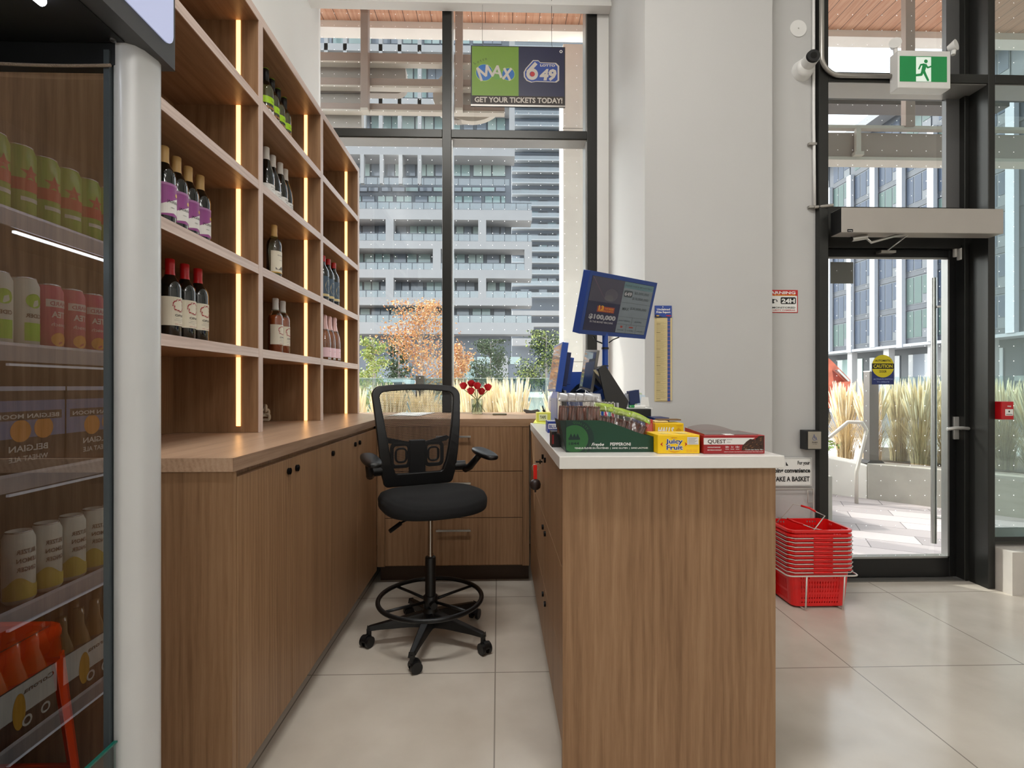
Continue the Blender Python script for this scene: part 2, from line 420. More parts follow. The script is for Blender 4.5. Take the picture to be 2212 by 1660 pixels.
pane(4.65, 6.2, YG+.01, .33, TZ0, w2, gtint); pane(4.65, 6.2, YG+.01, TZ1, CEIL, w2, gtint)
S1('wall_front_right', 6.2, 7, YF, YG, 0, CEIL, white_wall)
S1('trim_2', 3.138, 6.2, 3.0, 3.30, 0, .265, M('precast_sill', (206, 200, 192), .6, noise=.08, nscale=8))
S1('trim_3', 2.003, 3.10, YG-.05, 3.371, .0005, .008, M('threshold', (120, 118, 114), .4, metal=.5))
# door leaf
d1 = setting('door_1')
DX0, DX1 = XJ1+.012, XM0-.04
mb = MB(); y0, y1 = YG, YG+.045
gz0, gz1 = PY(1900, 1203, YG).z, PY(1900, 560, YG).z
gx1 = PY(2046, 900, YG).x
mb.box(DX0, DX0+.085, y0, y1, .012, 2.19, blackm); mb.box(gx1+.012, DX1, y0, y1, .012, 2.19, blackm)
mb.box(DX0+.085, gx1+.012, y0, y1, .012, gz0-.012, blackm); mb.box(DX0+.085, gx1+.012, y0, y1, gz1+.012, 2.19, blackm)
mb.build('door_frame', d1, .004)
mb = MB()
bead = M('glass_bead', (150, 150, 148), .3, metal=.7)
mb.box(DX0+.085, DX0+.097, y0-.004, y1, gz0-.012, gz1+.012, bead).box(gx1, gx1+.012, y0-.004, y1, gz0-.012, gz1+.012, bead)
mb.box(DX0+.085, gx1+.012, y0-.004, y1, gz0-.012, gz0, bead).box(DX0+.085, gx1+.012, y0-.004, y0+.004, gz1, gz1+.012, bead)
mb.build('glass_bead', d1)
pane(DX0+.097, gx1, YG+.02, gz0, gz1, d1, glass('door_glass', (240, 246, 245), .75, True))
mb = MB()
hx = PY(2020, 900, YG+.10).x; zt, zb = PY(2020, 600, YG+.1).z, PY(2020, 1175, YG+.1).z
mb.cyl((hx, YG+.11, zb), (hx, YG+.11, zt), .017, steel)
for z in (zb+.18, zt-.2): mb.cyl((hx, YG+.11, z), (hx+.06, YG+.04, z), .008, steel, n=8)
mb.build('pull_bar', d1)
mb = MB(); lz = PY(2063, 925, YG).z; lx = PY(2063, 925, YG).x
mb.box(lx-.018, lx+.018, YG-.012, YG, lz-.075, lz+.075, M('satin_silver', (196, 194, 190), .35, metal=.6))
mb.tube([(lx, YG-.012, lz), (lx, YG-.05, lz)], .010, steel)
mb.tube([(lx+.045, YG-.052, lz), (lx, YG-.054, lz+.004), (lx-.05, YG-.056, lz+.004), (lx-.10, YG-.05, lz-.004)], .011, M('satin_silver'), n=10)
mb.build('door_handle', d1, .002)
mb = MB(); p = PY(2066, 547, YG)
mb.box(p.x+.0, p.x+.028, YG-.03, YG, p.z-.05, p.z+.05, white); mb.box(p.x-.028, p.x-.010, YG-.02, YG, p.z-.03, p.z+.03, white)
mb.build('door_contact', d1, .004)
# caution sticker on the door glass
a = PY(1883, 831, YG+.015); b = PY(1931, 767, YG+.015); W = b.x-a.x; Hh = b.z-a.z
A = Art(); blu = M('sticker_blue', (26, 44, 104), .5); ylw = M('sticker_yellow', (205, 190, 20), .5)
A.rect(0, 0, W, Hh*.55, blu); A.disc(W/2, Hh-W/2, W/2, ylw); A.rect(0, Hh-W*.62, W, Hh-W*.38, ink)
A.text('CAUTION', W/2, Hh-W*.57, W*.15, ylw, .03, W*.86, 'c'); A.text('AUTOMATIC', W/2, Hh-W*.30, W*.09, ink, .02, W*.72, 'c')
A.text('DOOR', W/2, Hh-W*.78, W*.10, ink, .02, W*.32, 'c')
A.text('ACTIVATE SWITCH', W/2, Hh*.155, W*.065, M('pale_blue_print', (150, 165, 210), .5), .01, W*.86, 'c'); A.text('TO OPERATE', W/2, Hh*.06, W*.065, M('pale_blue_print'), .01, W*.56, 'c')
s = A.build('caution_sticker', None, (a.x, YG+.014, a.z)); tag(s, 'round yellow and blue CAUTION automatic door sticker on the entrance door glass', 'sticker')
# ------------------------------------------------------------------ shelving on the left wall
SZ = [1.451, 1.829, 2.213, 2.592, 2.977]; XS = -1.085; T = .039
UP = [1.55, 2.354, 3.152, 3.965]; CT = 1.07
sh = thing('display_shelving', 'tall oak wall shelving with three bays and warm light strips, left of the window', 'shelf', (XW, 1.5, 0))
led = M('led_warm', (255, 214, 150), .5, emit=(255, 186, 112), es=3.2)
for i, y in enumerate(UP):
    top = 2.977
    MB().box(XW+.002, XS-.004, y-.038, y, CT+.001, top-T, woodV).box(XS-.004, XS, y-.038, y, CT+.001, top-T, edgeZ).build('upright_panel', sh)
for k in range(3):
    y0, y1 = UP[k], UP[k+1]-.038
    for j, z in enumerate(SZ[:4]):
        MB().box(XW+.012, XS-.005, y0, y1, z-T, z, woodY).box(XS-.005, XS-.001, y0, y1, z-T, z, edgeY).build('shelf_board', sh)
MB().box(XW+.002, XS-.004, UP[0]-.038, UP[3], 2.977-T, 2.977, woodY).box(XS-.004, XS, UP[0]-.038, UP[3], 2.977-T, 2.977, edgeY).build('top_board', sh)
box1('back_panel', XW+.002, XW+.012, UP[0], UP[3]-.038, CT+.001, 2.938, woodD, sh)
zs = [CT]+SZ
for i in (1, 2, 3):
    y = UP[i]-.038
    for j in range(5):
        z0 = zs[j]+(.001 if not (i == 1 and j == 0) else .03); z1 = zs[j+1]-T-.001
        MB().box(-1.186, -1.167, y-.003, y-.0005, z0, z1, led).build('light_strip', sh)
    
# ------------------------------------------------------------------ left cabinets
XF = -.78; lc = thing('base_cabinet', 'long row of oak cupboards with small black locks under the left worktop', 'cabinet', (XW, 1.5, 0))
gap = M('shadow_gap', (24, 18, 14), .8)
MB().box(XW+.003, XF-.022, 1.525, 3.27, .12, 1.028, woodV).box(XW+.003, XF-.07, 1.525, 3.27, .001, .12, woodV).build('cabinet_body', lc)
MB().box(XW+.003, XF, 1.50, 1.524, .001, 1.029, woodV).build('end_panel', lc)
DY = [1.527, 1.928, 2.359, 2.81, 3.256]
lockm = M('lock_black', (18, 18, 20), .25, metal=.6)
locks = {0: [(-1, .05)], 1: [(0, .05)], 2: [(0, .03)], 3: [(0, .02)]}
for i in range(4):
    d = MB().box(XF-.02, XF, DY[i]+.0018, DY[i+1]-.0018, .10, 1.010, woodV).build('cabinet_door', lc, .001)
    for y in ([DY[1]-.035] if i == 0 else [DY[1]+.04] if i == 1 else [DY[2]+.03, DY[3]-.05] if i == 2 else [DY[3]+.035]):
        MB().cyl((XF, y, .965), (XF+.009, y, .965), .0125, lockm, n=20).cyl((XF+.009, y, .965), (XF+.011, y, .965), .008, lockm, n=16).build('lock', d)
wt = thing('wood_worktop', 'oak worktop running under the shelving and along the window', 'worktop', (XW, 1.5, 1.03))
MB().box(XW+.002, XF+.004, 1.495, 3.995, 1.030, CT, woodT).build('worktop_surface', wt)
MB().box(XF+.004, XF+.007, 1.495, 3.25, 1.030, CT, edgeC).box(XF+.004, .195, 3.25, 3.253, 1.022, CT, woodX).build('edge_band', wt)
MB().box(XF+.005, .74, 3.253, 3.995, 1.030, CT, woodX).box(XW+.002, .70, 3.995, 4.095, 1.03, CT, woodX).build('window_worktop', wt)
# drawers under the window
YD = 3.27
dc = thing('drawer_unit', 'three wide oak drawers with steel bar handles below the window desk', 'drawers', (-.78, YD, 0))
xa, xb = PY(833, 1100, YD).x, PY(1128, 1100, YD).x
MB().box(XF+.002, .20, YD+.001, 3.98, .12, 1.021, woodV).box(XF+.002, .20, YD+.08, 3.98, .001, .12, M('dark_oak_plinth', (70, 50, 35), .6)).build('drawer_carcass', dc)
MB().box(XF+.002, xa-.002, YD-.016, YD, .122, 1.021, woodV).build('filler_panel', dc); MB().box(xb+.002, .196, YD-.016, YD, .122, 1.021, woodV).build('filler_panel', dc)
for v0, v1, vh in ((915, 1018, 944), (1018, 1118, 1045), (1118, 1220, 1147)):
    z1 = PY(980, v0, YD).z-.002; z0 = PY(980, v1, YD).z+.002
    d = MB().box(xa, xb, YD-.018, YD, z0, z1, woodV).build('drawer_front', dc, .001)
    h0, h1 = PY(942, vh, YD-.04), PY(1017, vh, YD-.04)
    MB().box(h0.x, h1.x, YD-.05, YD-.042, h0.z-.006, h0.z+.006, steel).box(h0.x+.012, h0.x+.022, YD-.043, YD-.018, h0.z-.004, h0.z+.004, steel).box(h1.x-.022, h1.x-.012, YD-.043, YD-.018, h0.z-.004, h0.z+.004, steel).build('drawer_handle', d, .001)
# ------------------------------------------------------------------ sales counter on the right
YC = 1.60; X0, X1 = .204, .893; CZ = 1.06
sc = thing('sales_counter', 'oak sales counter with panelled front and lockable drawers, right of the chair', 'counter', (X0, YC, 0))
MB().box(X0, X1, YC+.004, YC+.028, .001, 1.0195, woodV).build('front_panel', sc)
MB().box(X0+.022, X1, YC+.028, 2.98, .12, 1.0195, woodV).box(X0+.06, X1-.01, YC+.028, 2.98, .001, .12, woodV).box(X0+.022, .87, 2.98, 3.25, .12, 1.0195, woodV).build('counter_body', sc)
DS = [YC+.03, 2.246, 3.245]; zz = [.115, .383, .69, 1.012]
for i in range(2):
    for j in range(3):
        d = MB().box(X0+.002, X0+.021, DS[i]+.0015, DS[i+1]-.0015, zz[j]+.0015, zz[j+1]-.0015, woodV).build('counter_drawer', sc, .001)
        ys = DS[1]+(.06 if i else -.045)
        zl = zz[j+1]-.055
        MB().cyl((X0+.002, ys, zl), (X0-.007, ys, zl), .0115, lockm, n=18).build('lock', d)
ct = box1('counter_top', .190, .906, 1.575, 3.02, 1.0205, CZ, stone, None, .002)
tag(ct, 'white quartz slab on top of the sales counter', 'countertop')
# key ring hanging from the counter lock
p = PX(1170, 998, X0-.002)
ky = thing('key_ring', 'key with bright red tag and dark brown fob hanging from the counter lock', 'keys', (X0-.03, p.y, p.z))
MB().cyl((X0+.004, p.y, p.z), (X0-.03, p.y, p.z), .004, lockm, n=10).cyl((X0-.007, p.y, p.z), (X0-.012, p.y, p.z), .011, lockm, n=16).build('key', ky)
px_ = X0-.032
MB().tube([(px_+.016*math.cos(t*PI/8), p.y, p.z-.028+.016*math.sin(t*PI/8)) for t in range(16)], .0012, steel, closed=True, n=6).tube([(px_, p.y, p.z), (px_, p.y, p.z-.014)], .001, steel, n=5).build('ring', ky)
MB().box(px_-.0085, px_+.0085, p.y-.003, p.y+.003, p.z-.082, p.z-.015, M('red_tag', (235, 30, 18), .3, emit=(235, 20, 10), es=0.0)).build('red_tag', ky, .002)
MB().lathe([(.0, -.132), (.012, -.131), (.024, -.122), (.026, -.105), (.021, -.090), (.012, -.083), (.0, -.08)], (px_, p.y, p.z), M('brown_fob', (44, 30, 26), .45), n=16).box(px_-.004, px_+.004, p.y-.008, p.y+.008, p.z-.142, p.z-.130, M('brown_fob')).build('fob', ky)
# ------------------------------------------------------------------ wine bottles
def band(A, x0, x1, lo, hi, m, n=20):
    lo_ = lo if callable(lo) else (lambda x: lo); hi_ = hi if callable(hi) else (lambda x: hi)
    vs = []
    for i in range(n+1):
        x = x0+(x1-x0)*i/n; a = lo_(x); vs += [(x, a), (x, max(hi_(x), a+1e-5))]
    return A.put(vs, [(2*i, 2*i+2, 2*i+3, 2*i+1) for i in range(n)], m)
def wrap(A, parent, r, name='label', lab=None, z0=0.):
    return A.build(name, parent, fn=lambda u, v, w_: Vector(((r+.0004+w_)*math.cos(u/r), (r+.0004+w_)*math.sin(u/r), v+z0)), label=lab)
gdark = M('dark_green_bottle_glass', (10, 14, 11), .06, spec=.6, coat=.6)
gclear = glass('clear_bottle_glass', (222, 232, 222), 1.0, minr=.05)
cream = M('cream_label', (236, 228, 208), .6); offw = M('white_label', (232, 230, 226), .55)
PROF = {'bordeaux': [(0, 0), (.034, 0), (.0375, .005), (.0378, .19), (.0355, .207), (.027, .224), (.018, .238), (.0145, .252), (.0138, .296), (0, .297)],
        'burgundy': [(0, 0), (.036, 0), (.0405, .006), (.0408, .135), (.038, .165), (.030, .195), (.021, .222), (.0155, .245), (.0142, .296), (0, .297)],
        'sparkling': [(0, 0), (.038, 0), (.0425, .008), (.0428, .12), (.039, .155), (.030, .19), (.021, .222), (.0165, .25), (.0165, .262), (.0155, .296), (.0, .30)]}
def bottle(kind):
    t = thing('wine_bottle', '', 'bottle')
    shape = {'purple': 'bordeaux', 'opi': 'bordeaux', 'green': 'bordeaux', 'white_cap': 'burgundy', 'white_wine': 'bordeaux', 'rose': 'bordeaux', 'gold_oval': 'bordeaux', 'sparkling': 'sparkling'}[kind]
    pf = PROF[shape]; R = {'bordeaux': .0378, 'burgundy': .0408, 'sparkling': .0428}[shape]
    clear = kind in ('green', 'white_wine', 'rose', 'sparkling')
    MB().lathe(pf, (0, 0, 0), gclear if clear else gdark, n=28).build('bottle_glass', t)
    if clear:
        lm = {'green': M('pale_wine', (176, 160, 110), .1, alpha=.45), 'white_wine': M('pale_gold_wine', (216, 206, 120), .1, alpha=.7),
              'rose': M('orange_rose_wine', (244, 120, 66), .1, alpha=.85), 'sparkling': M('sparkling_rose', (238, 130, 60), .1, alpha=.75)}[kind]
        zl = .17 if kind == 'white_wine' else .215
        MB().lathe([(0, .004)]+[(max(0, r-.0025), z) for r, z in pf[1:-2] if z < zl and z > .004]+[(0, zl)], (0, 0, 0), lm, n=24).build('wine', t)
    capm = {'purple': M('tan_capsule', (214, 174, 112), .4), 'opi': M('red_capsule', (196, 22, 28), .35), 'green': M('black_capsule', (20, 20, 20), .4),
            'white_cap': M('cream_capsule', (232, 226, 218), .45), 'white_wine': M('gold_capsule', (222, 178, 110), .4), 'rose': M('white_capsule', (226, 222, 218), .4),
            'gold_oval': M('red_foil', (186, 28, 26), .35), 'sparkling': M('pink_foil', (232, 190, 184), .35, metal=.3)}[kind]
    z0 = .262 if kind == 'gold_oval' else (.205 if kind == 'sparkling' else .236)
    if kind == 'sparkling':
        cp = MB().lathe([(.0257, .205), (.0215, .222), (.0172, .25), (.0182, .262), (.0165, .268), (.0175, .295), (.012, .303), (0, .304)], (0, 0, 0), capm, n=24)
    else:
        cp = MB().lathe([(.0162 if z0 > .25 else .0178, z0), (.0156, .255 if z0 < .25 else .27), (.0156, .278), (.0162, .280), (.0156, .282), (.0162, .285), (.0156, .287), (.0158, .299), (.014, .3015), (0, .302)], (0, 0, 0), capm, n=24)
    if kind == 'green': cp.lathe([(.0145, .3015), (.0145, .304), (0, .3045)], (0, 0, 0), M('lime_cap', (150, 200, 40), .5), n=20)
    cp.build('capsule', t)
    A = Art(); ext = R*1.75
    if kind == 'purple':
        pur = M('purple_label', (150, 74, 140), .5)
        band(A, -ext, ext, .05, .165, pur)
        band(A, -ext, ext, lambda x: .062-.03*max(0, x/ext)+.012*(x/ext), lambda x: .108+.034*(x/ext), offw)
        band(A, -ext, ext, .157, .165, M('pale_purple', (176, 120, 170), .5))
        A.disc(.014, .128, .007, M('label_gold', (214, 170, 70), .4)); A.text('JACKSON', 0, .097, .009, ink, .01, .046, 'c'); A.text('SHIRAZ', -.004, .078, .004, ink, 0, .014, 'c')
    elif kind in ('opi', 'rose'):
        band(A, -ext, ext, .052, .158, cream); rd = M('crimson_print', (170, 36, 50), .5)
        rnd = random.Random(3)
        for i in range(64):
            a = 2*PI*i/64; q = .021+rnd.uniform(-.0035, .0035)
            A.disc(q*math.cos(a), .127+q*math.sin(a), rnd.uniform(.0012, .0022), rd, n=7)
        A.text('OPIA', 0, .086, .009, ink, .01, .034, 'c')
        for i, wd in enumerate((.03, .04, .014)): A.rect(-wd/2, .078-.006*i, wd/2, .0788-.006*i, M('grey_print', (120, 116, 110), .6), 6)
        A.text('VIÑA CHILENA', 0, .056, .0035, rd, 0, .036, 'c')
    elif kind == 'green':
        band(A, -ext, ext, .118, .152, M('lime_label', (168, 214, 30), .5)); A.text('Lime', 0, .130, .008, ink, 0, .02, 'c')
        band(A, -ext, ext, .025, lambda x: .085+.006*math.sin(x*260), offw)
        og = M('orange_print', (222, 120, 70), .5)
        for k in (-.02, .0, .02): A.annulus(k, .05, .005, .010, og, 14)
        for k in range(-3, 4): A.disc(k*.014, .098, .007, M('brown_shell_print', (150, 108, 66), .5), n=12)
    elif kind == 'white_cap':
        band(A, -ext, ext, .03, .105, offw); A.text('ESTATE', 0, .088, .006, ink, 0, .03, 'c'); A.text('of hills', 0, .077, .006, ink, 0, .02, 'c')
        A.rect(-.012, .06, .012, .0606, ink, 3)
    elif kind == 'white_wine':
        band(A, -ext*.8, ext, .045, .16, cream); A.text('PROVENANCE', 0, .135, .006, ink, 0, .04, 'c'); A.text('SAUVIGNON', 0, .112, .0035, ink, 0, .02, 'c')
        band(A, -.03, .03, .062, lambda x: .072+.008*math.sin(x*150+1), M('grey_print', (120, 116, 110), .6)); band(A, -ext*.8, ext, .045, .050, M('label_gold'))
    elif kind == 'gold_oval':
        band(A, -ext, ext, .03, .165, M('blue_grey_label', (70, 88, 104), .5)); gd = M('pale_gold_print', (214, 194, 140), .45)
        A.disc(0, .10, .026, gd, .040); A.annulus(0, .10, .017, .019, M('blue_grey_label')); A.text('ALBA', 0, .097, .007, ink, .01, .024, 'c')
        band(A, -ext, ext, .034, .05, gd)
    else:
        band(A, -ext, ext, .022, .085, M('pink_label', (240, 205, 212), .5)); A.text('ROSE', 0, .058, .005, M('grey_print'), 0, .02, 'c'); A.text('BRUT', 0, .008, .012, offw, .03, .04, 'c')
    wrap(A, t, R)
    return t
ORD = ['first', 'second', 'third', 'fourth']
def row(kind, items, label, group):
    """items: (neck px, top px, shelf height)"""
    t0 = None
    for i, (u, v, z) in enumerate(items):
        p = PZ(u, v, z+.302)
        t = bottle(kind) if t0 is None else copy_tree(t0)
        t0 = t0 or t
        t.location = (p.x, p.y, z+.0005); t.rotation_euler = (0, 0, math.radians(-8+random.uniform(-3, 3)))
        t['label'] = label if len(items) == 1 else label+', '+ORD[i]+' from left'
        if len(items) > 1: t['group'] = group
row('purple', [(354, 317, 1.829), (381, 340, 1.829), (406, 361, 1.829), (432, 380, 1.829)], 'tan capped dark wine bottle with purple and white label', 'purple and white labelled bottles in the first bay')
row('opi', [(367, 560, 1.451), (399, 571, 1.451), (427.5, 581, 1.451)], 'red capped dark wine bottle with cream label and red ring', 'red capped bottles on the lowest shelf of the first bay')
row('green', [(574, 150.6, 2.592), (587, 173, 2.592), (600, 194, 2.592), (613.6, 213, 2.592)], 'clear wine bottle with black cap and lime green label', 'lime labelled bottles in the middle bay')
row('white_cap', [(575, 319, 2.213), (589, 336.6, 2.213), (605, 352.6, 2.213), (616, 366.5, 2.213)], 'dark sloping wine bottle with cream cap and white label', 'cream capped bottles in the middle bay')
row('white_wine', [(592, 487, 1.829)], 'single clear bottle of pale gold white wine with tan cap in the middle bay', None)
row('rose', [(595, 645, 1.451), (610.6, 651, 1.451)], 'orange rose wine bottle with white cap and cream label', 'rose bottles on the lowest shelf of the middle bay')
row('gold_oval', [(697.5, 553, 1.829), (708.8, 560.4, 1.829), (720.6, 568.6, 1.829)], 'dark bottle with red foil and gold oval on blue grey label', 'gold oval labelled bottles in the far bay')
row('sparkling', [(700.5, 681, 1.451), (710.8, 684, 1.451), (721.6, 687, 1.451)], 'pink foiled sparkling rose bottle on the lowest far shelf', 'sparkling bottles in the far bay')
# little knotted ornament on the worktop
p = PZ(575, 912, CT)
o = thing('knot_ornament', 'small cream knotted rope ornament on the worktop behind the shelving upright', 'ornament', (p.x, p.y, CT))
rp = M('cream_rope', (206, 192, 168), .8)
mb = MB()
for k in range(3):
    c = Vector((p.x-.012, p.y+.012, CT+.028+.026*k)); a0 = k*1.1
    mb.tube([c+Vector((.026*math.cos(a)*math.cos(a0), .026*math.cos(a)*math.sin(a0), .020*math.sin(a)+.004*math.sin(3*a))) for a in [2*PI*i/18 for i in range(18)]], .0085, rp, closed=True, n=8)
mb.build('rope_knot', o)
# ------------------------------------------------------------------ open drinks cooler at the left edge
YE = 1.165
fr_ = thing('drinks_cooler', 'open drinks cooler with clear end panel, white corner post and lit canopy', 'cooler', (-1.2, .8, 0))
cg = M('cooler_dark_grey', (74, 74, 75), .4, metal=.2); cblk = M('cooler_black_inside', (10, 10, 11), .5)
ZB = 2.051
mb = MB()
mb.prism([(-1.44, .2), (-.79, .2), (-.79, 1.257), (-1.44, 1.257)], (0, 0, ZB), (1, 0, 0), (0, 1, 0), (0, 0, .62), cg)
cn = mb.build('canopy', fr_, .004)
MB().box(-1.43, -.835, .22, 1.15, ZB-.003, ZB-.0005, cblk).build('canopy_underside', cn)
pn = M('light_panel', (170, 176, 206), .3, emit=(176, 183, 214), es=.55)
MB().prism(rr(.24, ZB+.045, 1.243, ZB+.60, .03), (-.7895, 0, 0), (0, 1, 0), (0, 0, 1), (.003, 0, 0), pn).build('light_panel', cn)
lx = M('tube_light', (240, 244, 255), .4, emit=(235, 242, 255), es=14.)
MB().cyl((-.90, .25, ZB-.012), (-.90, 1.02, ZB-.012), .009, lx).build('light_tube', cn)
MB().cyl((-.853, 1.14, ZB-.007), (-.853, 1.14, ZB), .006, steel).build('screw', cn)
mb = MB()   # top rail of the end glass with braided cord
q0, q1 = PY(0, 148, YE), PY(262, 148, YE); 
mb.box(-1.43, -.852, YE-.012, YE+.02, q1.z, ZB, cblk); mb.build('glass_rail', fr_)
zc = PY(130, 133, YE-.03).z
MB().tube([(-1.3+.04*i, YE-.022, zc+.004*math.cos(i*.4)) for i in range(12)], .0035, M('tan_cord', (150, 132, 116), .8, bump=.8, bscale=300), n=6).build('cord', fr_)
# corner post, rounded in plan
pc = [(-.842, 1.150), (-.826, 1.158), (-.814, 1.172), (-.806, 1.19), (-.8035, 1.21), (-.807, 1.228), (-.816, 1.236), (-.85, 1.24), (-.862, 1.20), (-.862, 1.165)]
pc = [(-.846, 1.150), (-.822, 1.163), (-.812, 1.18), (-.809, 1.20), (-.806, 1.218), (-.809, 1.232), (-.818, 1.24), (-.85, 1.243), (-.866, 1.215), (-.866, 1.155)]
MB().prism(pc, (0, 0, 0.001), (1, 0, 0), (0, 1, 0), (0, 0, ZB-.001), M('pearl_white_post', (208, 208, 208), .35, metal=.1), smooth=True).build('corner_post', fr_, .006, 3)
MB().box(-.880, -.868, 1.148, 1.172, .12, ZB-.02, M('grey_glass_channel', (96, 104, 108), .3, metal=.5)).build('glass_channel', fr_)
gend = glass('cooler_end_glass', (226, 228, 228), 1.0, minr=.17)
MB().add([(-1.43, YE, .1), (-.868, YE, .1), (-.868, YE, 2.0), (-1.43, YE, 2.0)], [(0, 1, 2, 3)], gend).build('end_glass', fr_)
gf = glass('cooler_low_glass', (214, 240, 232), 1.0, minr=.02)
mb = MB().add([(-.853, .2, .16), (-.853, 1.148, .16), (-.853, 1.148, .486), (-.853, .2, .486)], [(0, 1, 2, 3)], gf)
mb.box(-.857, -.849, .2, 1.148, .486, .490, M('green_glass_edge', (24, 96, 84), .15)); mb.build('front_glass', fr_)
MB().box(-1.43, -.835, .2, 1.243, .001, .15, cg).build('base_box', fr_)
MB().box(-1.43, -1.425, .2, 1.15, .15, ZB-.003, cblk).build('back_liner', fr_)
railm = M('shelf_rail_grey', (176, 174, 182), .3, metal=.35); ledw = M('cool_led', (255, 255, 255), .4, emit=(240, 246, 255), es=5.)
RZ = [.43, .751, 1.072, 1.385, 1.705]; XRail = -1.158
for i, z in enumerate(RZ):
    s_ = MB().box(-1.424, XRail-.003, .22, 1.148, z-.02, z-.012, M('shelf_dark', (40, 40, 42), .4)).build('cooler_shelf', fr_)
    MB().prism([(XRail-.004, z-.004), (XRail+.002, z), (XRail+.004, z-.008), (XRail+.001, z-.045), (XRail-.006, z-.045)], (0, .22, 0), (1, 0, 0), (0, 0, 1), (0, .926, 0), railm).build('price_rail', s_, .001)
    MB().box(XRail-.012, XRail-.004, .24, 1.085 if i == 4 else 1.10, z-.056, z-.050, ledw if i == 4 else M('cool_led_dim', (220, 225, 235), .4, emit=(235, 240, 255), es=.25)).build('shelf_light', s_)
# cans and cartons on the cooler shelves (seen mirrored in the end glass)
alu = M('can_aluminium', (205, 206, 208), .25, metal=.9)
def can(name, h, r, body, band_, art, shrink=None):
    t = thing(name, '', 'can')
    MB().lathe([(r*.80, 0), (r, .008), (r, h-.018), (r*.82, h-.004), (r*.82, h), (r*.78, h), (r*.76, h-.006), (0, h-.006)], (0, 0, 0), body, n=20).build('can_body', t)
    MB().lathe([(r*.80, h-.0045), (r*.835, h-.002), (r*.82, h+.001), (r*.78, h-.001)], (0, 0, 0), alu, n=20, caps=False).build('can_rim', t)
    A = Art(); art(A, r); wrap(A, t, r, 'can_print'); return t
txtw = offw
def art_green(A, r):
    band(A, -r*1.6, r*1.6, .07, .10, M('star_red', (206, 40, 30), .4)); st = []
    for i in range(10): a = PI/2+i*PI/5; q = .022 if i % 2 == 0 else .009; st.append((q*math.cos(a), .115+q*math.sin(a)))
    A.poly(st, M('star_red')); A.rect(-.02, .045, .02, .055, offw, 4)
def art_pink(A, r):
    A.rect(-.028, .115, .028, .135, offw, 6); A.text('HARD', 0, .119, .011, M('rose_print', (190, 70, 120), .5), .02, .04, 'c')
    A.text('TEA', 0, .088, .016, offw, .03, .034, 'c'); A.text('peach', 0, .065, .010, offw, .01, .034, 'c'); A.disc(0, .03, .018, M('peach_print', (245, 170, 70), .5))
def art_lime(A, r):
    A.rect(-.02, .02, .02, .065, M('lime_print', (160, 220, 40), .5), 5); A.text('CIDER', 0, .078, .010, ink, .02, .036, 'c'); A.disc(0, .12, .018, M('lime_print'))
def art_oat(A, r):
    for k, tx in enumerate(('SELTZER', 'LEMON', 'GINGER')): A.text(tx, 0, .125-.022*k, .011, M('brown_print', (84, 66, 60), .5), .02, .042, 'c')
    band(A, -r*1.6, r*1.6, .012, lambda x: .055+.012*math.sin(x*90), M('mustard_print', (206, 186, 80), .5))
kinds = {'green': (M('can_green', (142, 190, 56), .3), art_green, .185), 'lime': (M('can_white', (228, 230, 222), .35), art_lime, .178),
         'pink': (M('can_pink', (214, 70, 116), .3), art_pink, .175), 'orange': (M('can_pale_blue', (176, 205, 210), .3), art_lime, .168),
         'oat': (M('can_white'), art_oat, .178)}
rows_ = [(4, 'green', 9, 'green can with a red star'), (3, 'mix', 9, ''), (1, 'oat', 6, 'white can with mustard yellow base')]
protos = {}
def place_can(kind, x, y, z, label, group):
    if kind not in protos:
        b, a_, h = kinds[kind]; t = protos[kind] = can('drink_can', h, .032, b, None, a_)
    else: t = copy_tree(protos[kind])
    t.location = (x, y, z); t.rotation_euler = (0, 0, math.radians(random.uniform(5, 25))); t['label'] = label; t['group'] = group
NUM = ['first', 'second', 'third', 'fourth', 'fifth', 'sixth', 'seventh', 'eighth', 'ninth', 'tenth']
for i in range(8): place_can('green', -1.196, 1.107-.069*i, RZ[4]-.0115, 'green can with red star on top cooler shelf, %s from the end panel' % NUM[i], 'green cans on the top shelf of the cooler')
seq = ['orange', 'pink', 'pink', 'pink', 'lime', 'lime', 'green']
seq = ['lime', 'lime', 'pink', 'pink', 'pink', 'orange', 'orange']
nm = {'orange': 'pale blue drinks can', 'pink': 'pink tall can', 'lime': 'white can with lime green print'}
for i, k in enumerate(seq): place_can(k, -1.196, 1.10-.071*i, RZ[3]-.0115, '%s on second cooler shelf, %s from the end panel' % (nm[k], NUM[i]), 'cans on the second shelf of the cooler')
for i in range(5): place_can('oat', -1.205, 1.03-.078*i, RZ[1]-.0115, 'white can with mustard base on lower cooler shelf, %s from the end panel' % NUM[i], 'white and mustard cans in the cooler')
def carton(y0, y1, z0, z1, body, artf, label, group, x=-1.172, name='beer_carton', cat='carton'):
    t = thing(name, label, cat, (x-.06, (y0+y1)/2, z0), group)
    MB().box(x-.12, x, y0, y1, z0, z1, body).build('carton_box', t, .003)
    A = Art(); artf(A, y1-y0, z1-z0); A.build('carton_print', t, (x+.0004, y0, z0), (0, 1, 0), (0, 0, 1)); return t
dkb = M('carton_brown', (52, 40, 36), .5)
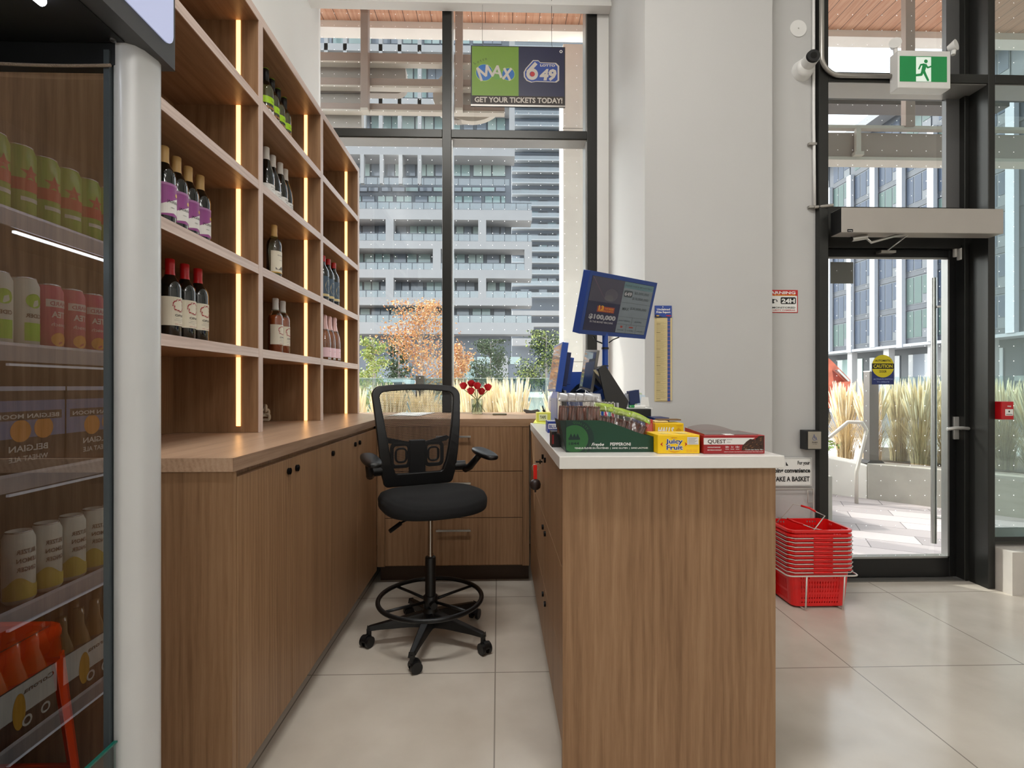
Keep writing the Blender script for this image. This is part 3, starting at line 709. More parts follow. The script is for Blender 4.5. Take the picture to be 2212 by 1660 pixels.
def art_moon(A, W, Hh):
    A.rect(0, Hh*.42, W, Hh*.84, M('moon_blue', (110, 130, 176), .5)); A.disc(W*.3, Hh*.52, W*.13, M('moon_orange', (226, 150, 50), .5)); A.disc(W*.6, Hh*.5, W*.13, M('moon_orange'))
    A.rect(W*.05, Hh*.62, W*.95, Hh*.72, dkb); A.text('BELGIAN MOON', W/2, Hh*.64, Hh*.05, offw, .02, W*.82, 'c'); A.text('BELGIAN', W/2, Hh*.27, Hh*.07, offw, .02, W*.5, 'c'); A.text('WHEAT ALE', W/2, Hh*.16, Hh*.06, offw, .02, W*.5, 'c')
    A.rect(0, Hh*.95, W, Hh, M('pale_lid', (190, 200, 230), .3))
def art_can(A, W, Hh):
    A.rect(0, Hh*.48, W, Hh, offw); A.text('CANADIAN', W/2, Hh*.8, Hh*.06, ink, .02, W*.8, 'c'); A.text('LAGER', W/2, Hh*.68, Hh*.05, ink, .02, W*.4, 'c')
    A.rect(W*.1, Hh*.52, W*.9, Hh*.6, M('moon_orange')); A.disc(W*.45, Hh*.40, W*.1, M('moon_orange'))
def art_crn(A, W, Hh):
    A.rect(0, Hh*.42, W, Hh, M('pale_grey_card', (205, 206, 204), .6)); A.text('Corona', W*.3, Hh*.78, Hh*.10, ink, .02, W*.5, 'c')
    A.disc(W*.62, Hh*.5, W*.10, M('bottle_yellow', (200, 150, 30), .5), Hh*.34)
    for q in (.2, .5): A.annulus(W*q, Hh*.25, W*.05, W*.08, M('pale_grey_card'), 14)
for i, (y0, y1) in enumerate(((.935, 1.145), (.715, .93), (.45, .70))):
    carton(y0, y1, RZ[2]-.0115, 1.28, dkb, art_can if i == 2 else art_moon, 'dark beer carton on middle cooler shelf, %s from the end panel' % NUM[i], 'beer cartons on the middle cooler shelf')
for i, (y0, y1) in enumerate(((.96, 1.13), (.76, .94), (.55, .74))):
    z = RZ[0]-.0115
    t = carton(y0, y1, z, z+.13, dkb, art_crn, 'six bottle carrier on lowest cooler shelf, %s from the end panel' % NUM[i], 'bottle carriers on the lowest cooler shelf', name='bottle_carrier', cat='bottle carrier')
    for a in range(3):
        for b in range(2):
            MB().lathe([(.029, .09), (.029, .13), (.014, .18), (.0125, .225), (0, .226)], (-1.205-.06*b, y0+.033+(y1-y0-.066)*a/2, z), M('beer_bottle_glass', (120, 90, 30), .08, coat=.5), n=14).build('beer_bottle', t)
# ------------------------------------------------------------------ orange metal stool between cooler and cabinet
org = M('orange_enamel', (238, 74, 22), .16, coat=.5)
so = thing('metal_stool', 'glossy orange metal counter stool standing behind the clear end of the cooler', 'stool', (-1.335, 1.335, 0))
sx0, sx1, sy0, sy1, sz = -1.462, -1.208, 1.195, 1.452, .625
mb = MB()
def seatsec(x0, x1, y0, y1, r, z): return [Vector((a, b, z)) for a, b in rr(x0, y0, x1, y1, r, 5)]
secs = [seatsec(sx0+.03, sx1-.03, sy0+.03, sy1-.03, .03, sz-.006), seatsec(sx0+.012, sx1-.012, sy0+.012, sy1-.012, .032, sz-.001), seatsec(sx0+.004, sx1-.004, sy0+.004, sy1-.004, .035, sz-.005), seatsec(sx0, sx1, sy0, sy1, .036, sz-.018),
        seatsec(sx0, sx1, sy0, sy1, .036, sz-.03), seatsec(sx0+.002, sx1-.002, sy0+.002, sy1-.002, .036, sz-.034), seatsec(sx0-.001, sx1+.001, sy0-.001, sy1+.001, .036, sz-.095)]
n = len(secs[0]); vs = [q for s_ in secs for q in s_]
mb.add(vs, [(k*n+i, k*n+(i+1) % n, (k+1)*n+(i+1) % n, (k+1)*n+i) for k in range(len(secs)-1) for i in range(n)], org, True); mb.add(vs[:n], [tuple(range(n))], org)
mb.build('seat', so, solid=.002)
for sx, sy in ((1, 1), (1, -1), (-1, 1), (-1, -1)):
    cx = (sx0+sx1)/2+sx*(sx1-sx0)/2; cy = (sy0+sy1)/2+sy*(sy1-sy0)/2; ex = .055*sx; ey = .03*sy; z1_ = sz-.085
    if sx < 0: ex = 0
    ey = .012*sy if sy > 0 else -.015
    def lp(a, b): return Vector((a, b, 0))
    mb = MB(); o1 = [(cx, cy-sy*.022), (cx-sx*.007, cy-sy*.007), (cx-sx*.022, cy), (cx-sx*.054, cy), (cx-sx*.052, cy-sy*.004), (cx-sx*.022, cy-sy*.004), (cx-sx*.010, cy-sy*.010), (cx-sx*.004, cy-sy*.022), (cx-sx*.004, cy-sy*.045), (cx, cy-sy*.045)]
    vs = [Vector((a, b, z1_)) for a, b in o1]+[Vector((a+ex+(cx-a)*.3, b+ey+(cy-b)*.3, .001)) for a, b in o1]; n = 10
    fs = [(i, (i+1) % n, n+(i+1) % n, n+i) for i in range(n)]+[tuple(range(n)), tuple(range(n, 2*n))]
    mb.add(vs, fs, org).build('leg', so, .0012)
mb = MB(); xl, xr, yn, yf = sx0+.006, sx1+.030, sy0+.004, sy1-.004
mb.box(xl, xr, yf-.012, yf, .20, .225, org).box(xl, xr, yn, yn+.012, .20, .225, org).box(xr-.012, xr, yn, yf, .20, .225, org).build('foot_rail', so, .002)
# ------------------------------------------------------------------ snack boxes on the counter
def ctr(u, v): return PZ(u, v, CZ)
gn = M('dark_green_card', (14, 62, 42), .35); gn2 = M('mid_green_print', (38, 94, 46), .4); gin = M('dark_green_inside', (10, 34, 26), .5)
a = ctr(1223, 978); b = ctr(1413, 978); yP = a.y; XA, XB = a.x, b.x; WP = XB-XA
hL = PY(1223, 909, yP).z-CZ; hR = PY(1413, 944, yP).z-CZ; dP = .15; xo = -.022
def edge(t): # height along the scooped front, t 0..1
    if t < .38: return hL
    s_ = (t-.38)/.62; return hL+(hR-hL)*(s_*s_*(3-2*s_)*.55+s_*.45)
pb = thing('pepperoni_box', 'dark green open PEPPERONI display box at the near left corner of the counter', 'snack box', (XA, yP, CZ))
pts = [(0, 0)]+[(WP*i/20, 0) for i in (20,)]+[(WP*i/20, edge(i/20)) for i in range(20, -1, -1)]
z0 = CZ+.0008
mb = MB().prism(pts, (XA, yP, z0), (1, 0, 0), (0, 0, 1), (0, .003, 0), gn)
mb.prism(pts, (XA+.0, yP+dP, z0), (1, 0, 0), (0, 0, 1), (0, .003, 0), gin)
mb.add([(XA, yP, z0), (XA+xo*.0, yP+dP, z0), (XA+xo, yP+dP, z0+hL), (XA+xo, yP, z0+hL)], [(0, 1, 2, 3)], gin)
mb.box(XB-.003, XB, yP+.003, yP+dP, z0, z0+hR, gin).box(XA, XB, yP+.003, yP+dP, z0, z0+.003, gin)
mb.add([(XA, yP+.001, z0), (XA, yP+.001, z0+hL), (XA+xo, yP+.001, z0+hL)], [(0, 1, 2)], gin)
mb.build('open_box', pb)
A = Art(); dg = M('deep_green_print', (10, 42, 36), .4)
R_ = hL*.60; cx, cy = .028, hL*.42
def clipdisc(r, m):
    p = [(cx+r*math.cos(2*PI*i/48), cy+r*math.sin(2*PI*i/48)) for i in range(48)]
    A.poly([(max(x, .0005), min(max(y, .001), hL-.001)) for x, y in p], m)
clipdisc(R_*1.02, dg); clipdisc(R_*.72, gn2)
A.arc('QUALITY', cx, cy, R_*.80, PI*.36, .0075, gn2, .02); A.arc('NATION', cx, cy, R_*.92, -PI*.2, .0065, gn2, .01, inward=True)
for k in range(3): A.poly([(cx-.018+k*.011, cy+.004), (cx-.012+k*.011, cy+.018), (cx-.006+k*.011, cy+.004)], dg)
A.rect(cx-.02, cy-.003, cx+.018, cy+.004, dg); A.text('1844', cx-.002, cy-.020, .009, dg, .01, .034, 'c')
A.text('Freybe', WP*.36, hL*.20, .0105, offw, .02, WP*.145, 'c', shear=.4); A.text('PEPPERONI', WP*.62, hL*.205, .0105, offw, .02, WP*.235, 'c')
A.text('TENEUR ÉLEVÉE EN PROTÉINES  |  SANS GLUTEN  |  SANS LACTOSE', WP*.515, hL*.105, .0052, offw, .02, WP*.84, 'c')
A.build('printed_lettering', pb, (XA, yP, z0))
# pouches in the box
def pouch(name, c, wx, dy, hz, tilt, body, fill, seal, label, cat, group, artf=None, roll=0.):
    t = thing(name, label, cat, c, group)
    X_ = Matrix.Translation(Vector(c)) @ Matrix.Rotation(tilt, 4, 'X') @ Matrix.Rotation(roll, 4, 'Y')
    mb = MB(); mb.X = X_
    for k in range(5):
        x = -wx*.36+wx*.18*k
        mb.tube([(x+random.uniform(-.002, .002), random.uniform(-.003, .003), hz*.03), (x, .002, hz*.3), (x+random.uniform(-.004, .004), -.001, hz*.70)], wx*.10, fill, n=8)
        mb.blob((x, 0, hz*.72), wx*.10, wx*.10, wx*.08, fill, 8)
    mb.build('sausage_sticks', t)
    mb = MB(); mb.X = X_
    def f(s, q):
        def g(u, v):
            e = math.sin(PI*min(1, max(0, u)))**.5*math.sin(PI*min(1, v/.95+.02))**.5 if 0 < v < .95 else 0
            return Vector((wx*(u-.5), s*dy*.5*e+.003*math.sin(9*u+7*v+q), hz*v))
        return g
    mb.grid(f(-1, 0), 10, 10, body); mb.grid(f(1, 0), 10, 10, body); mb.build('pouch_film', t)
    if seal:
        mb = MB(); mb.X = X_
        mb.grid(lambda u, v: Vector((wx*(u-.5)*1.02, -.002+.006*math.sin(5*u+3*v)+.018*v, hz*(.86+.22*v))), 8, 4, seal)
        so_ = mb.build('header_card', t, solid=.001)
        if artf:
            A = Art(); artf(A); n_ = X_.to_3x3()
            A.build('header_print', t, fn=lambda u, v, w_: X_ @ Vector((u, -.0115-w_, hz*.90+v)))
    return t
clearf = glass('clear_pouch_film', (250, 248, 246), .7, minr=.05, rough=.15)
saus = M('brown_sausage', (126, 74, 56), .35, noise=.3, nscale=80); saus2 = M('dark_sausage', (104, 54, 40), .3, noise=.3, nscale=80)
silver = M('silver_seal', (196, 196, 198), .3, metal=.35); ogreen = M('olive_green_card', (152, 176, 62), .4)
cut = [1228, 1249, 1267, 1284]
for i, u in enumerate((1226, 1246, 1262, 1278)):
    yy = yP+.045+.018*(3-i)*0; q = PY(u-5, 900, yP+.055)
    pouch('sausage_pouch', (q.x+.004, yP+.085-.012*i, z0+.050), .060, .034, .135, -.05, clearf, saus, silver,
          'clear silver topped pouch of pepperoni sticks in green box, %s from left' % ORD[i], 'snack pouch', 'clear sausage pouches in the green box', roll=.06)
def oart(A): A.text('simply', 0, 0, .010, M('pale_olive', (200, 212, 140), .5), .01, .036, 'c', shear=.3)
for i, (u, dz, tl, rl) in enumerate(((1312, .0, -.15, -.1), (1340, .004, -.32, -.24), (1368, -.014, -.45, -.42))):
    q = PY(u-6, 930, yP+.08)
    pouch('turkey_pouch', (q.x-.005, yP+.105-.022*i, z0+.014), .070, .026, .135-.012*i, tl*.5, clearf, saus2, ogreen,
          'olive green topped pouch of sausage sticks in green box, %s from left' % ORD[i], 'snack pouch', 'olive green pouches in the green box', oart, roll=-rl)
def carton_box(name, label, cat, u0, u1, vt, vb, depth, body, artf=None, side=None, bev=.0015, rot=0., group=None, y=None, top=None):
    p0 = ctr(u0, vb) if y is None else PY(u0, vb, y); p1 = PY(u1, vb, p0.y); Hh = PY(u0, vt, p0.y).z-CZ-.0008; W = p1.x-p0.x
    t = thing(name, label, cat, (p0.x, p0.y, CZ+.0008), group)
    MB().box(p0.x, p1.x, p0.y, p0.y+depth, CZ+.0008, CZ+.0008+Hh, body).build('box_body', t, bev)
    if artf:
        A = Art(); artf(A, W, Hh); A.build('printed_front', t, (p0.x, p0.y-.0003, CZ+.0008))
    if top:
        A = Art(); top(A, W, depth); A.build('printed_top', t, (p0.x, p0.y, CZ+.0011+Hh), (1, 0, 0), (0, 1, 0))
    return t, p0, W, Hh
yel = M('yellow_card', (250, 204, 8), .35); jb = M('logo_blue', (22, 52, 130), .4)
def art_juicy(A, W, Hh):
    A.text('Juicy', W*.39, Hh*.54, Hh*.24, offw, .07, W*.42, 'c'); A.text('Fruit', W*.40, Hh*.21, Hh*.24, offw, .07, W*.40, 'c')
    A.text('Juicy', W*.39, Hh*.545, Hh*.235, jb, .025, W*.405, 'c'); A.text('Fruit', W*.40, Hh*.215, Hh*.235, jb, .025, W*.385, 'c')
    A.poly([(W*.06, Hh*.5), (W*.12, Hh*.62), (W*.10, Hh*.5), (W*.12, Hh*.38)], red); A.poly([(W*.70, Hh*.5), (W*.64, Hh*.62), (W*.66, Hh*.5), (W*.64, Hh*.38)], red)
    A.poly([(W*.24, Hh*.15)]+[(W*(.24+.3*i/8), Hh*(.15-.05*math.sin(PI*i/8))) for i in range(1, 8)]+[(W*.54, Hh*.15)]+[(W*(.54-.3*i/8), Hh*(.15-.075*math.sin(PI*i/8))) for i in range(1, 8)], red)
    A.text("WRIGLEY'S", W*.38, Hh*.82, Hh*.05, red, .01, W*.15, 'c'); A.rect(W*.70, Hh*.48, W*.97, Hh*.88, offw)
    for k in range(7): A.rect(W*.72, Hh*(.82-.05*k), W*(.94-.03*(k % 3)), Hh*(.835-.05*k), M('grey_print'))
    for k in range(2): A.text('gum sticks 10 packs', W*.68, Hh*(.17-.08*k), Hh*.05, M('orange_print'), 0, W*.26)
def top_juicy(A, W, D):
    for k in (.3, .72): A.disc(W*k, D*.45, W*.14, M('pale_yellow_print', (250, 226, 130), .5), D*.25); A.text('Juicy Fruit', W*k, D*.4, D*.1, M('grey_print'), .01, W*.2, 'c')
carton_box('gum_box', 'bright yellow JUICY FRUIT gum carton beside the green box on the counter front', 'box', 1421, 1511.5, 940, 981, .13, yel, art_juicy, top=top_juicy)
maroon = M('maroon_card', (160, 28, 32), .35); dbr = M('dark_brown_print', (60, 36, 24), .5)
def art_quest(A, W, Hh):
    A.rect(0, Hh*.50, W*.86, Hh*.86, offw); A.poly([(W*.66, Hh*.50), (W*.84, Hh*.86), (W*.86, Hh*.86), (W*.86, Hh*.50)], maroon)
    A.text('QUEST', W*.065, Hh*.57, Hh*.21, dbr, .02, W*.30)
    for k, ww in ((0, .085), (1, .06)): A.text('PROTEIN BAR', W*.38, Hh*(.74-.14*k), Hh*.05, dbr, .01, W*ww)
    br = [M('brownie_%d' % k, c, .6) for k, c in enumerate(((92, 58, 34), (60, 34, 20), (128, 84, 46), (44, 24, 14)))]
    A.poly([(W*.62, Hh*.18), (W*.63, Hh*.42), (W*.70, Hh*.66), (W*.76, Hh*.80), (W*.84, Hh*.76), (W*.90, Hh*.95), (W*.985, Hh*.97), (W*.985, Hh*.18)], br[1])
    rnd = random.Random(5)
    for k in range(46):
        x = rnd.uniform(.65, .93); y = rnd.uniform(.2, .28+.6*min(1, (x-.60)/.28)); s_ = rnd.uniform(.012, .028)
        A.poly([(W*x, Hh*y), (W*(x+s_), Hh*(y+.06)), (W*(x+s_*1.3), Hh*(y+.02)), (W*(x+s_*.4), Hh*(y-.03))], br[(0, 2, 3)[k % 3]])
    A.text('CHOCOLATE BROWNIE', W*.06, Hh*.33, Hh*.055, offw, .03, W*.21); A.text('BROWNIE AU CHOCOLAT', W*.06, Hh*.18, Hh*.055, offw, .03, W*.23)
    for k, tx in enumerate(('20g', '1g', '15g')): A.text(tx, W*(.38+.085*k), Hh*.33, Hh*.09, offw, .03, W*(.06, .035, .06)[k], 'c'); A.rect(W*(.35+.085*k), Hh*.24, W*(.41+.085*k), Hh*.26, offw)
    A.text('12 x 60 g bars / barres  720 g', W*.97, Hh*.19, Hh*.06, offw, .03, W*.29, 'r'); A.text('MEETS SPORT NUTRITION STANDARD PROTEIN BARS', W*.97, Hh*.09, Hh*.035, offw, .02, W*.64, 'r')
t, p0, W, Hh = carton_box('protein_bar_box', 'dark red QUEST chocolate brownie carton with torn open top at right end of counter', 'box', 1520, 1652, 941, 981.5, .17, maroon, art_quest)
tear = M('torn_card_grey', (168, 160, 156), .8)
mb = MB(); zt_ = CZ+Hh+.0008; n = 24
mb.grid(lambda u, v: Vector((p0.x+.01+(W-.03)*u, p0.y+.165, zt_+v*(.024*math.sin(PI*min(1, u*.8+.2))+.0012*math.sin(u*150)))), n, 1, tear, False)
mb.grid(lambda u, v: Vector((p0.x+.002, p0.y+.17*u, zt_+v*.008*(.5+u))), 6, 1, maroon, False)
mb.box(p0.x+.012, p0.x+W-.012, p0.y+.018, p0.y+.16, zt_+.0003, zt_+.001, M('box_inside_grey', (120, 112, 108), .8)); mb.box(p0.x+W*.36, p0.x+W*.50, p0.y+.002, p0.y+.03, zt_+.0005, zt_+.0018, paperw)
mb.build('torn_flap', t, solid=.0008)
A = Art(); A.rect(.02, .008, .14, Hh*.8, dbr); A.build('printed_side', t, (p0.x-.0004, p0.y+.17, CZ+.0008), (0, -1, 0), (0, 0, 1))
def art_halls(A, W, Hh):
    A.text('HALLS', W*.08, Hh*.50, Hh*.30, offw, .05, W*.58, shear=.25); A.poly([(W*.72, Hh*.62), (W*.82, Hh*.78), (W*.92, Hh*.64), (W*.82, Hh*.46)], M('honey_print', (214, 156, 20), .4)); A.rect(W*.74, Hh*.86, W*.94, Hh*.89, M('honey_print'))
ph = PY(1415, 960, yP+.16)
t, p0, W, Hh = carton_box('lozenge_box', 'yellow HALLS lozenge carton standing behind the yellow gum carton', 'box', 1415, 1477, 915, 945, .10, M('golden_yellow_card', (238, 194, 12), .4), art_halls, y=1.93)
for o_ in ('x',): pass
mb = MB().box(p0.x+.004, p0.x+W*.52, p0.y+.02, p0.y+.09, CZ+Hh+.002, CZ+Hh+.008, M('manila', (222, 200, 140), .7)).box(p0.x+.03, p0.x+.12, p0.y+.05, p0.y+.098, CZ+Hh+.008, CZ+Hh+.013, M('brown_card', (120, 92, 60), .7)); mb.build('open_flap', t, .001)
t, *_ = carton_box('blue_folder', 'dark blue flat folder lying behind the yellow lozenge carton', 'folder', 1412, 1446, 903, 915, .12, M('navy_card', (20, 40, 96), .4), y=2.25)
def art_lines(c):
    def f(A, W, Hh):
        for k in range(4): A.rect(W*(.25+.16*k), Hh*.15, W*(.30+.16*k), Hh*.85, c)
    return f
carton_box('navy_gum_carton', 'small upright navy carton between green box and red carton', 'box', 1378, 1393, 908, 945, .09, M('navy_gum', (44, 48, 104), .4), art_lines(M('pale_blue_print')), y=1.90)
carton_box('red_gum_carton', 'small upright red carton between navy carton and yellow lozenges', 'box', 1395, 1410.5, 907, 945, .09, M('red_gum', (196, 56, 48), .4), art_lines(M('pale_pink_print', (240, 170, 160), .5)), y=1.90)
carton_box('white_red_carton', 'low white and red carton behind the small navy carton', 'box', 1362, 1398, 903, 930, .10, M('white_card', (232, 226, 224), .5), lambda A, W, Hh: A.rect(0, 0, W*.4, Hh*.7, red), y=2.02)
def art_blk(A, W, Hh): A.disc(W*.82, Hh*.42, W*.16, M('label_gold')); A.rect(W*.02, Hh*.2, W*.16, Hh*.8, M('deep_red_print', (140, 30, 30), .5))
carton_box('black_snack_carton', 'black carton with gold emblem tucked against the left side of the green box', 'box', 1192, 1219, 933, 967, .075, M('black_card', (26, 22, 22), .35), art_blk)
def art_bl(A, W, Hh): A.rect(W*.05, Hh*.35, W*.95, Hh*.8, offw); A.text('BLUE', W*.1, Hh*.42, Hh*.3, jb, .03, W*.7)
carton_box('blue_carton', 'blue and white carton behind the black carton at the counter edge', 'box', 1183, 1213, 911, 936, .10, M('royal_blue_card', (30, 54, 138), .4), art_bl, top=lambda A, W, D: (A.rect(W*.05, D*.1, W*.95, D*.9, offw), A.text('PAPERS', W*.1, D*.35, D*.3, jb, .03, W*.8)))
t, p0, W, Hh = carton_box('yellow_carton', 'small pale yellow carton at the far left of the white counter', 'box', 1160, 1192, 892, 914, .10, M('lemon_card', (226, 222, 90), .45), lambda A, W, Hh: (A.rect(W*.12, Hh*.2, W*.7, Hh*.85, M('pale_lemon', (236, 236, 190), .5)), A.text('TAPE', W*.2, Hh*.4, Hh*.3, ink, .02, W*.4)))
o = MB().add([tuple(ctr(1152, 915)+Vector((0, 0, .002))), tuple(ctr(1182, 917)+Vector((0, 0, .002))), tuple(ctr(1186, 908)+Vector((0, 0, .002))), tuple(ctr(1158, 906)+Vector((0, 0, .002)))], [(0, 1, 2, 3)], M('sticky_note', (226, 232, 110), .7)).build('sticky_notes', None, solid=.003)
tag(o, 'pale yellow sticky notes lying in front of the small yellow carton', 'paper')
# tape dispenser
p = ctr(1184, 912)
td = thing('tape_dispenser', 'black tape dispenser with curved arm beside the small yellow carton', 'tape dispenser', p)
MB().prism([(0, .001), (.05, .001), (.05, .03), (.035, .035), (.02, .06), (.0, .075), (-.004, .07), (.012, .045), (.006, .03), (0, .03)], (p.x-.03, p.y, CZ), (1, 0, 0), (0, 0, 1), (0, .05, 0), black).build('dispenser_body', td, .003)
MB().tube([(p.x-.018, p.y+.02, CZ+.065), (p.x-.03, p.y+.02, CZ+.085), (p.x-.033, p.y+.02, CZ+.10)], .004, black).tube([(p.x+.01, p.y+.02, CZ+.04), (p.x+.03, p.y+.02, CZ+.062), (p.x+.045, p.y+.02, CZ+.075)], .004, black).build('cutter_arm', td)
p = PZ(1150, 893, CT)
o = MB().prism([(-.05, 0.001), (.045, .001), (.06, .018), (.045, .03), (-.01, .02), (-.06, .03), (-.07, .02)], (p.x, p.y, CT), (1, 0, 0), (0, 0, 1), (0, .05, 0), M('grey_plastic', (84, 84, 82), .4)).build('stapler', None, .006)
tag(o, 'dark grey stapler at the corner where the oak desk meets the white counter', 'stapler')
# hand scanner (white, rounded)
p = ctr(1196, 906)
hsn = thing('barcode_scanner', 'white rounded scanner with small dark buttons in front of the blue lottery terminal', 'scanner', (p.x, p.y+.12, CZ))
q = PY(1189, 868, p.y+.12)
MB().blob((q.x+.008, q.y, q.z-.012), .026, .03, .062, M('glossy_white', (235, 236, 238), .2), 20, .8).build('scanner_head', hsn)
MB().cyl((q.x-.0, q.y-.029, q.z+.01), (q.x, q.y-.033, q.z+.01), .004, black).cyl((q.x+.012, q.y-.029, q.z-.012), (q.x+.012, q.y-.033, q.z-.012), .003, black).build('button', hsn)
MB().cyl((q.x+.01, q.y+.005, CZ), (q.x+.01, q.y+.005, q.z-.05), .02, M('glossy_white'), .014).cyl((q.x+.01, q.y+.005, CZ+.001), (q.x+.01, q.y+.005, CZ+.008), .04, M('glossy_white')).build('scanner_stand', hsn)
# lottery terminal
tb = M('lottery_blue', (30, 72, 158), .32); tb2 = M('deep_blue', (14, 34, 86), .4); yT = 2.52
def q2(u, v, y=yT): p = PY(u, v, y); return (p.x, p.z)
lt = thing('lottery_terminal', 'blue lottery terminal with curved hood and dark window on the counter', 'terminal', (.45, yT, CZ))
o_ = [q2(1203, 862), q2(1212, 836), q2(1222, 812), q2(1232, 804), q2(1300, 803), q2(1312, 820), q2(1318, 862)]
base = [(x, max(z, CZ+.003)) for x, z in [(o_[0][0], CZ+.003)]+o_+[(o_[-1][0], CZ+.003)]]
MB().prism(base, (0, yT, 0), (1, 0, 0), (0, 0, 1), (0, .30, 0), tb).build('terminal_body', lt, .012, 3)
wn = [q2(1228, 858), q2(1232, 846), q2(1246, 832), q2(1262, 824), q2(1300, 824), q2(1302, 858)]
MB().prism(wn, (0, yT-.004, 0), (1, 0, 0), (0, 0, 1), (0, .01, 0), M('dark_window', (20, 28, 40), .08)).build('window', lt)
MB().box(q2(1214, 866)[0], q2(1318, 866)[0], yT-.10, yT, CZ+.002, q2(0, 858)[1], tb).build('printer_tray', lt, .01, 3)
mb = MB(); x0_, z1_ = q2(1206, 852, yT-.06); mb.box(x0_, x0_+.03, yT-.14, yT-.02, CZ+.002, z1_+.02, M('glossy_white')); mb.build('side_panel', lt, .006)
rx = PY(1270, 845, yT-.02)
MB().tube([(rx.x-.06+.012*i, yT-.03-.02*math.sin(i*.5), rx.z+.012*math.sin(i*.8)) for i in range(13)], .002, M('white_cable', (225, 225, 225), .5)).tube([(rx.x-.10+.014*i, yT-.14, CZ+.055+.010*math.sin(i*.7)) for i in range(12)], .002, M('white_cable')).build('cable', lt)
MB().box(rx.x+.01, rx.x+.06, yT-.04, yT+.0, rx.z-.03, rx.z-.002, M('grey_light', (176, 178, 180), .4)).build('card_reader', lt, .01)
def slab(name, corners, t, mats, parent, scr=None, bev=.003, inset=.006, scrname='screen'):
    """corners TL TR BL BR in 3D (front side); t thickness away from viewer"""
    TL, TR, BL, BR = corners; ux = (BR-BL); uy = (TL-BL); W = ux.length; Hh = uy.length; ux.normalize(); uy = (uy-ux*uy.dot(ux)).normalized(); nn = ux.cross(uy).normalized()
    MB().prism([(0, 0), (W, 0), (W, Hh), (0, Hh)], BL, ux, uy, -nn*t, mats).build(name, parent, bev)
    if scr: 
        MB().prism([(inset, inset), (W-inset, inset), (W-inset, Hh-inset), (inset, Hh-inset)], BL+nn*.0008, ux, uy, -nn*.002, scr).build(scrname, parent)
    return BL, ux, uy, nn, W, Hh
# monitor showing jackpots on the blue pole
ld = thing('jackpot_display', 'tilted blue framed screen on a blue pole above the counter', 'display', (.56, 2.6, CZ))
TLc, TRc, BLc, BRc = PY(1266, 583, 2.30), PY(1408, 610, 2.58), PY(1250, 721, 2.38), PY(1394, 733, 2.66)
fb = M('frame_blue', (36, 66, 138), .35)
BL, ux, uy, nn, W, Hh = slab('screen_frame', (TLc, TRc, BLc, BRc), .045, fb, ld, M('screen_dark', (48, 50, 62), .18), .003, .020)
A = Art(); m_ = .022; wi, hi = W-2*m_, Hh-2*m_
lg = M('screen_grey', (112, 120, 126), .25, emit=(92, 100, 106), es=.15); dk = M('screen_navy', (34, 32, 58), .25, emit=(30, 28, 54), es=.15); tx_ = M('screen_text', (66, 74, 80), .4)
A.rect(0, 0, wi*.5, hi, dk); A.rect(0, hi*.55, wi*.5, hi, M('screen_mauve', (72, 68, 84), .25)); A.disc(wi*.33, hi*.70, wi*.10, M('screen_smoke', (80, 76, 88), .3), hi*.12); A.disc(wi*.30, hi*.64, wi*.07, M('screen_smoke2', (90, 86, 94), .3), hi*.06)
for k in range(8):
    a_ = 2.0+.17*k; A.poly([(wi*.30, hi*.5), (wi*.30+.30*math.cos(a_), max(.002, min(hi-.002, hi*.5+.30*math.sin(a_)))), (wi*.30+.30*math.cos(a_+.02), max(.002, min(hi-.002, hi*.5+.30*math.sin(a_+.02))))], M('screen_ray', (104, 70, 92), .3)) if wi*.30+.30*math.cos(a_) > 0 else None
A.rect(wi*.15, hi*.36, wi*.42, hi*.47, M('screen_red', (150, 54, 44), .3)); A.text('13', wi*.17, hi*.40, hi*.085, M('screen_gold', (226, 160, 40), .3), .04, wi*.08)
A.text('TOP PRIZES', wi*.265, hi*.42, hi*.028, M('screen_gold'), .01, wi*.14); A.text('REMAINING OF UP TO', wi*.17, hi*.375, hi*.028, M('screen_gold'), .01, wi*.23)
A.text('$100,000', wi*.255, hi*.225, hi*.085, M('screen_white', (168, 166, 170), .3), .05, wi*.42, 'c'); A.text('IN THE MONEY MACHINE', wi*.255, hi*.15, hi*.035, M('screen_white'), .02, wi*.36, 'c')
A.rect(wi*.5, 0, wi, hi, lg); A.rect(wi*.5, hi*.88, wi, hi, M('screen_teal', (96, 124, 132), .3)); A.text('PLEASE CHECK MY LOTTERY', wi*.52, hi*.92, hi*.03, tx_, .01, wi*.45)
A.rrect(wi*.52, hi*.71, wi*.66, hi*.84, .008, tx_); A.text('649', wi*.59, hi*.74, hi*.07, M('screen_white'), .04, wi*.12, 'c')
A.text('$5,000,000', wi*.69, hi*.79, hi*.05, tx_, .02, wi*.25); A.text('$10,000,000', wi*.67, hi*.68, hi*.05, tx_, .02, wi*.28); A.rect(wi*.5, hi*.60, wi, hi*.606, tx_)
A.text('MAX', wi*.54, hi*.45, hi*.06, tx_, .03, wi*.11); A.text('$30,000,000', wi*.67, hi*.48, hi*.05, tx_, .02, wi*.28)
for yy in (.32, .17): A.rect(wi*.5, hi*yy, wi, hi*(yy+.005), tx_)
A.rect(wi*.735, hi*.17, wi*.74, hi*.32, tx_); A.rect(wi*.66, 0, wi*.665, hi*.17, tx_); A.rect(wi*.83, 0, wi*.835, hi*.17, tx_)
A.text('DAILY GRAND', wi*.52, hi*.23, hi*.03, tx_, .01, wi*.19); A.text('$10,000', wi*.79, hi*.23, hi*.03, tx_, .01, wi*.12)
A.rect(wi*.565, hi*.10, wi*.60, hi*.14, M('screen_red')); A.rect(wi*.71, hi*.11, wi*.78, hi*.135, M('screen_red'))
for k in range(3): A.text('$100,000', wi*(.525+.165*k), hi*.045, hi*.025, tx_, .01, wi*.10)
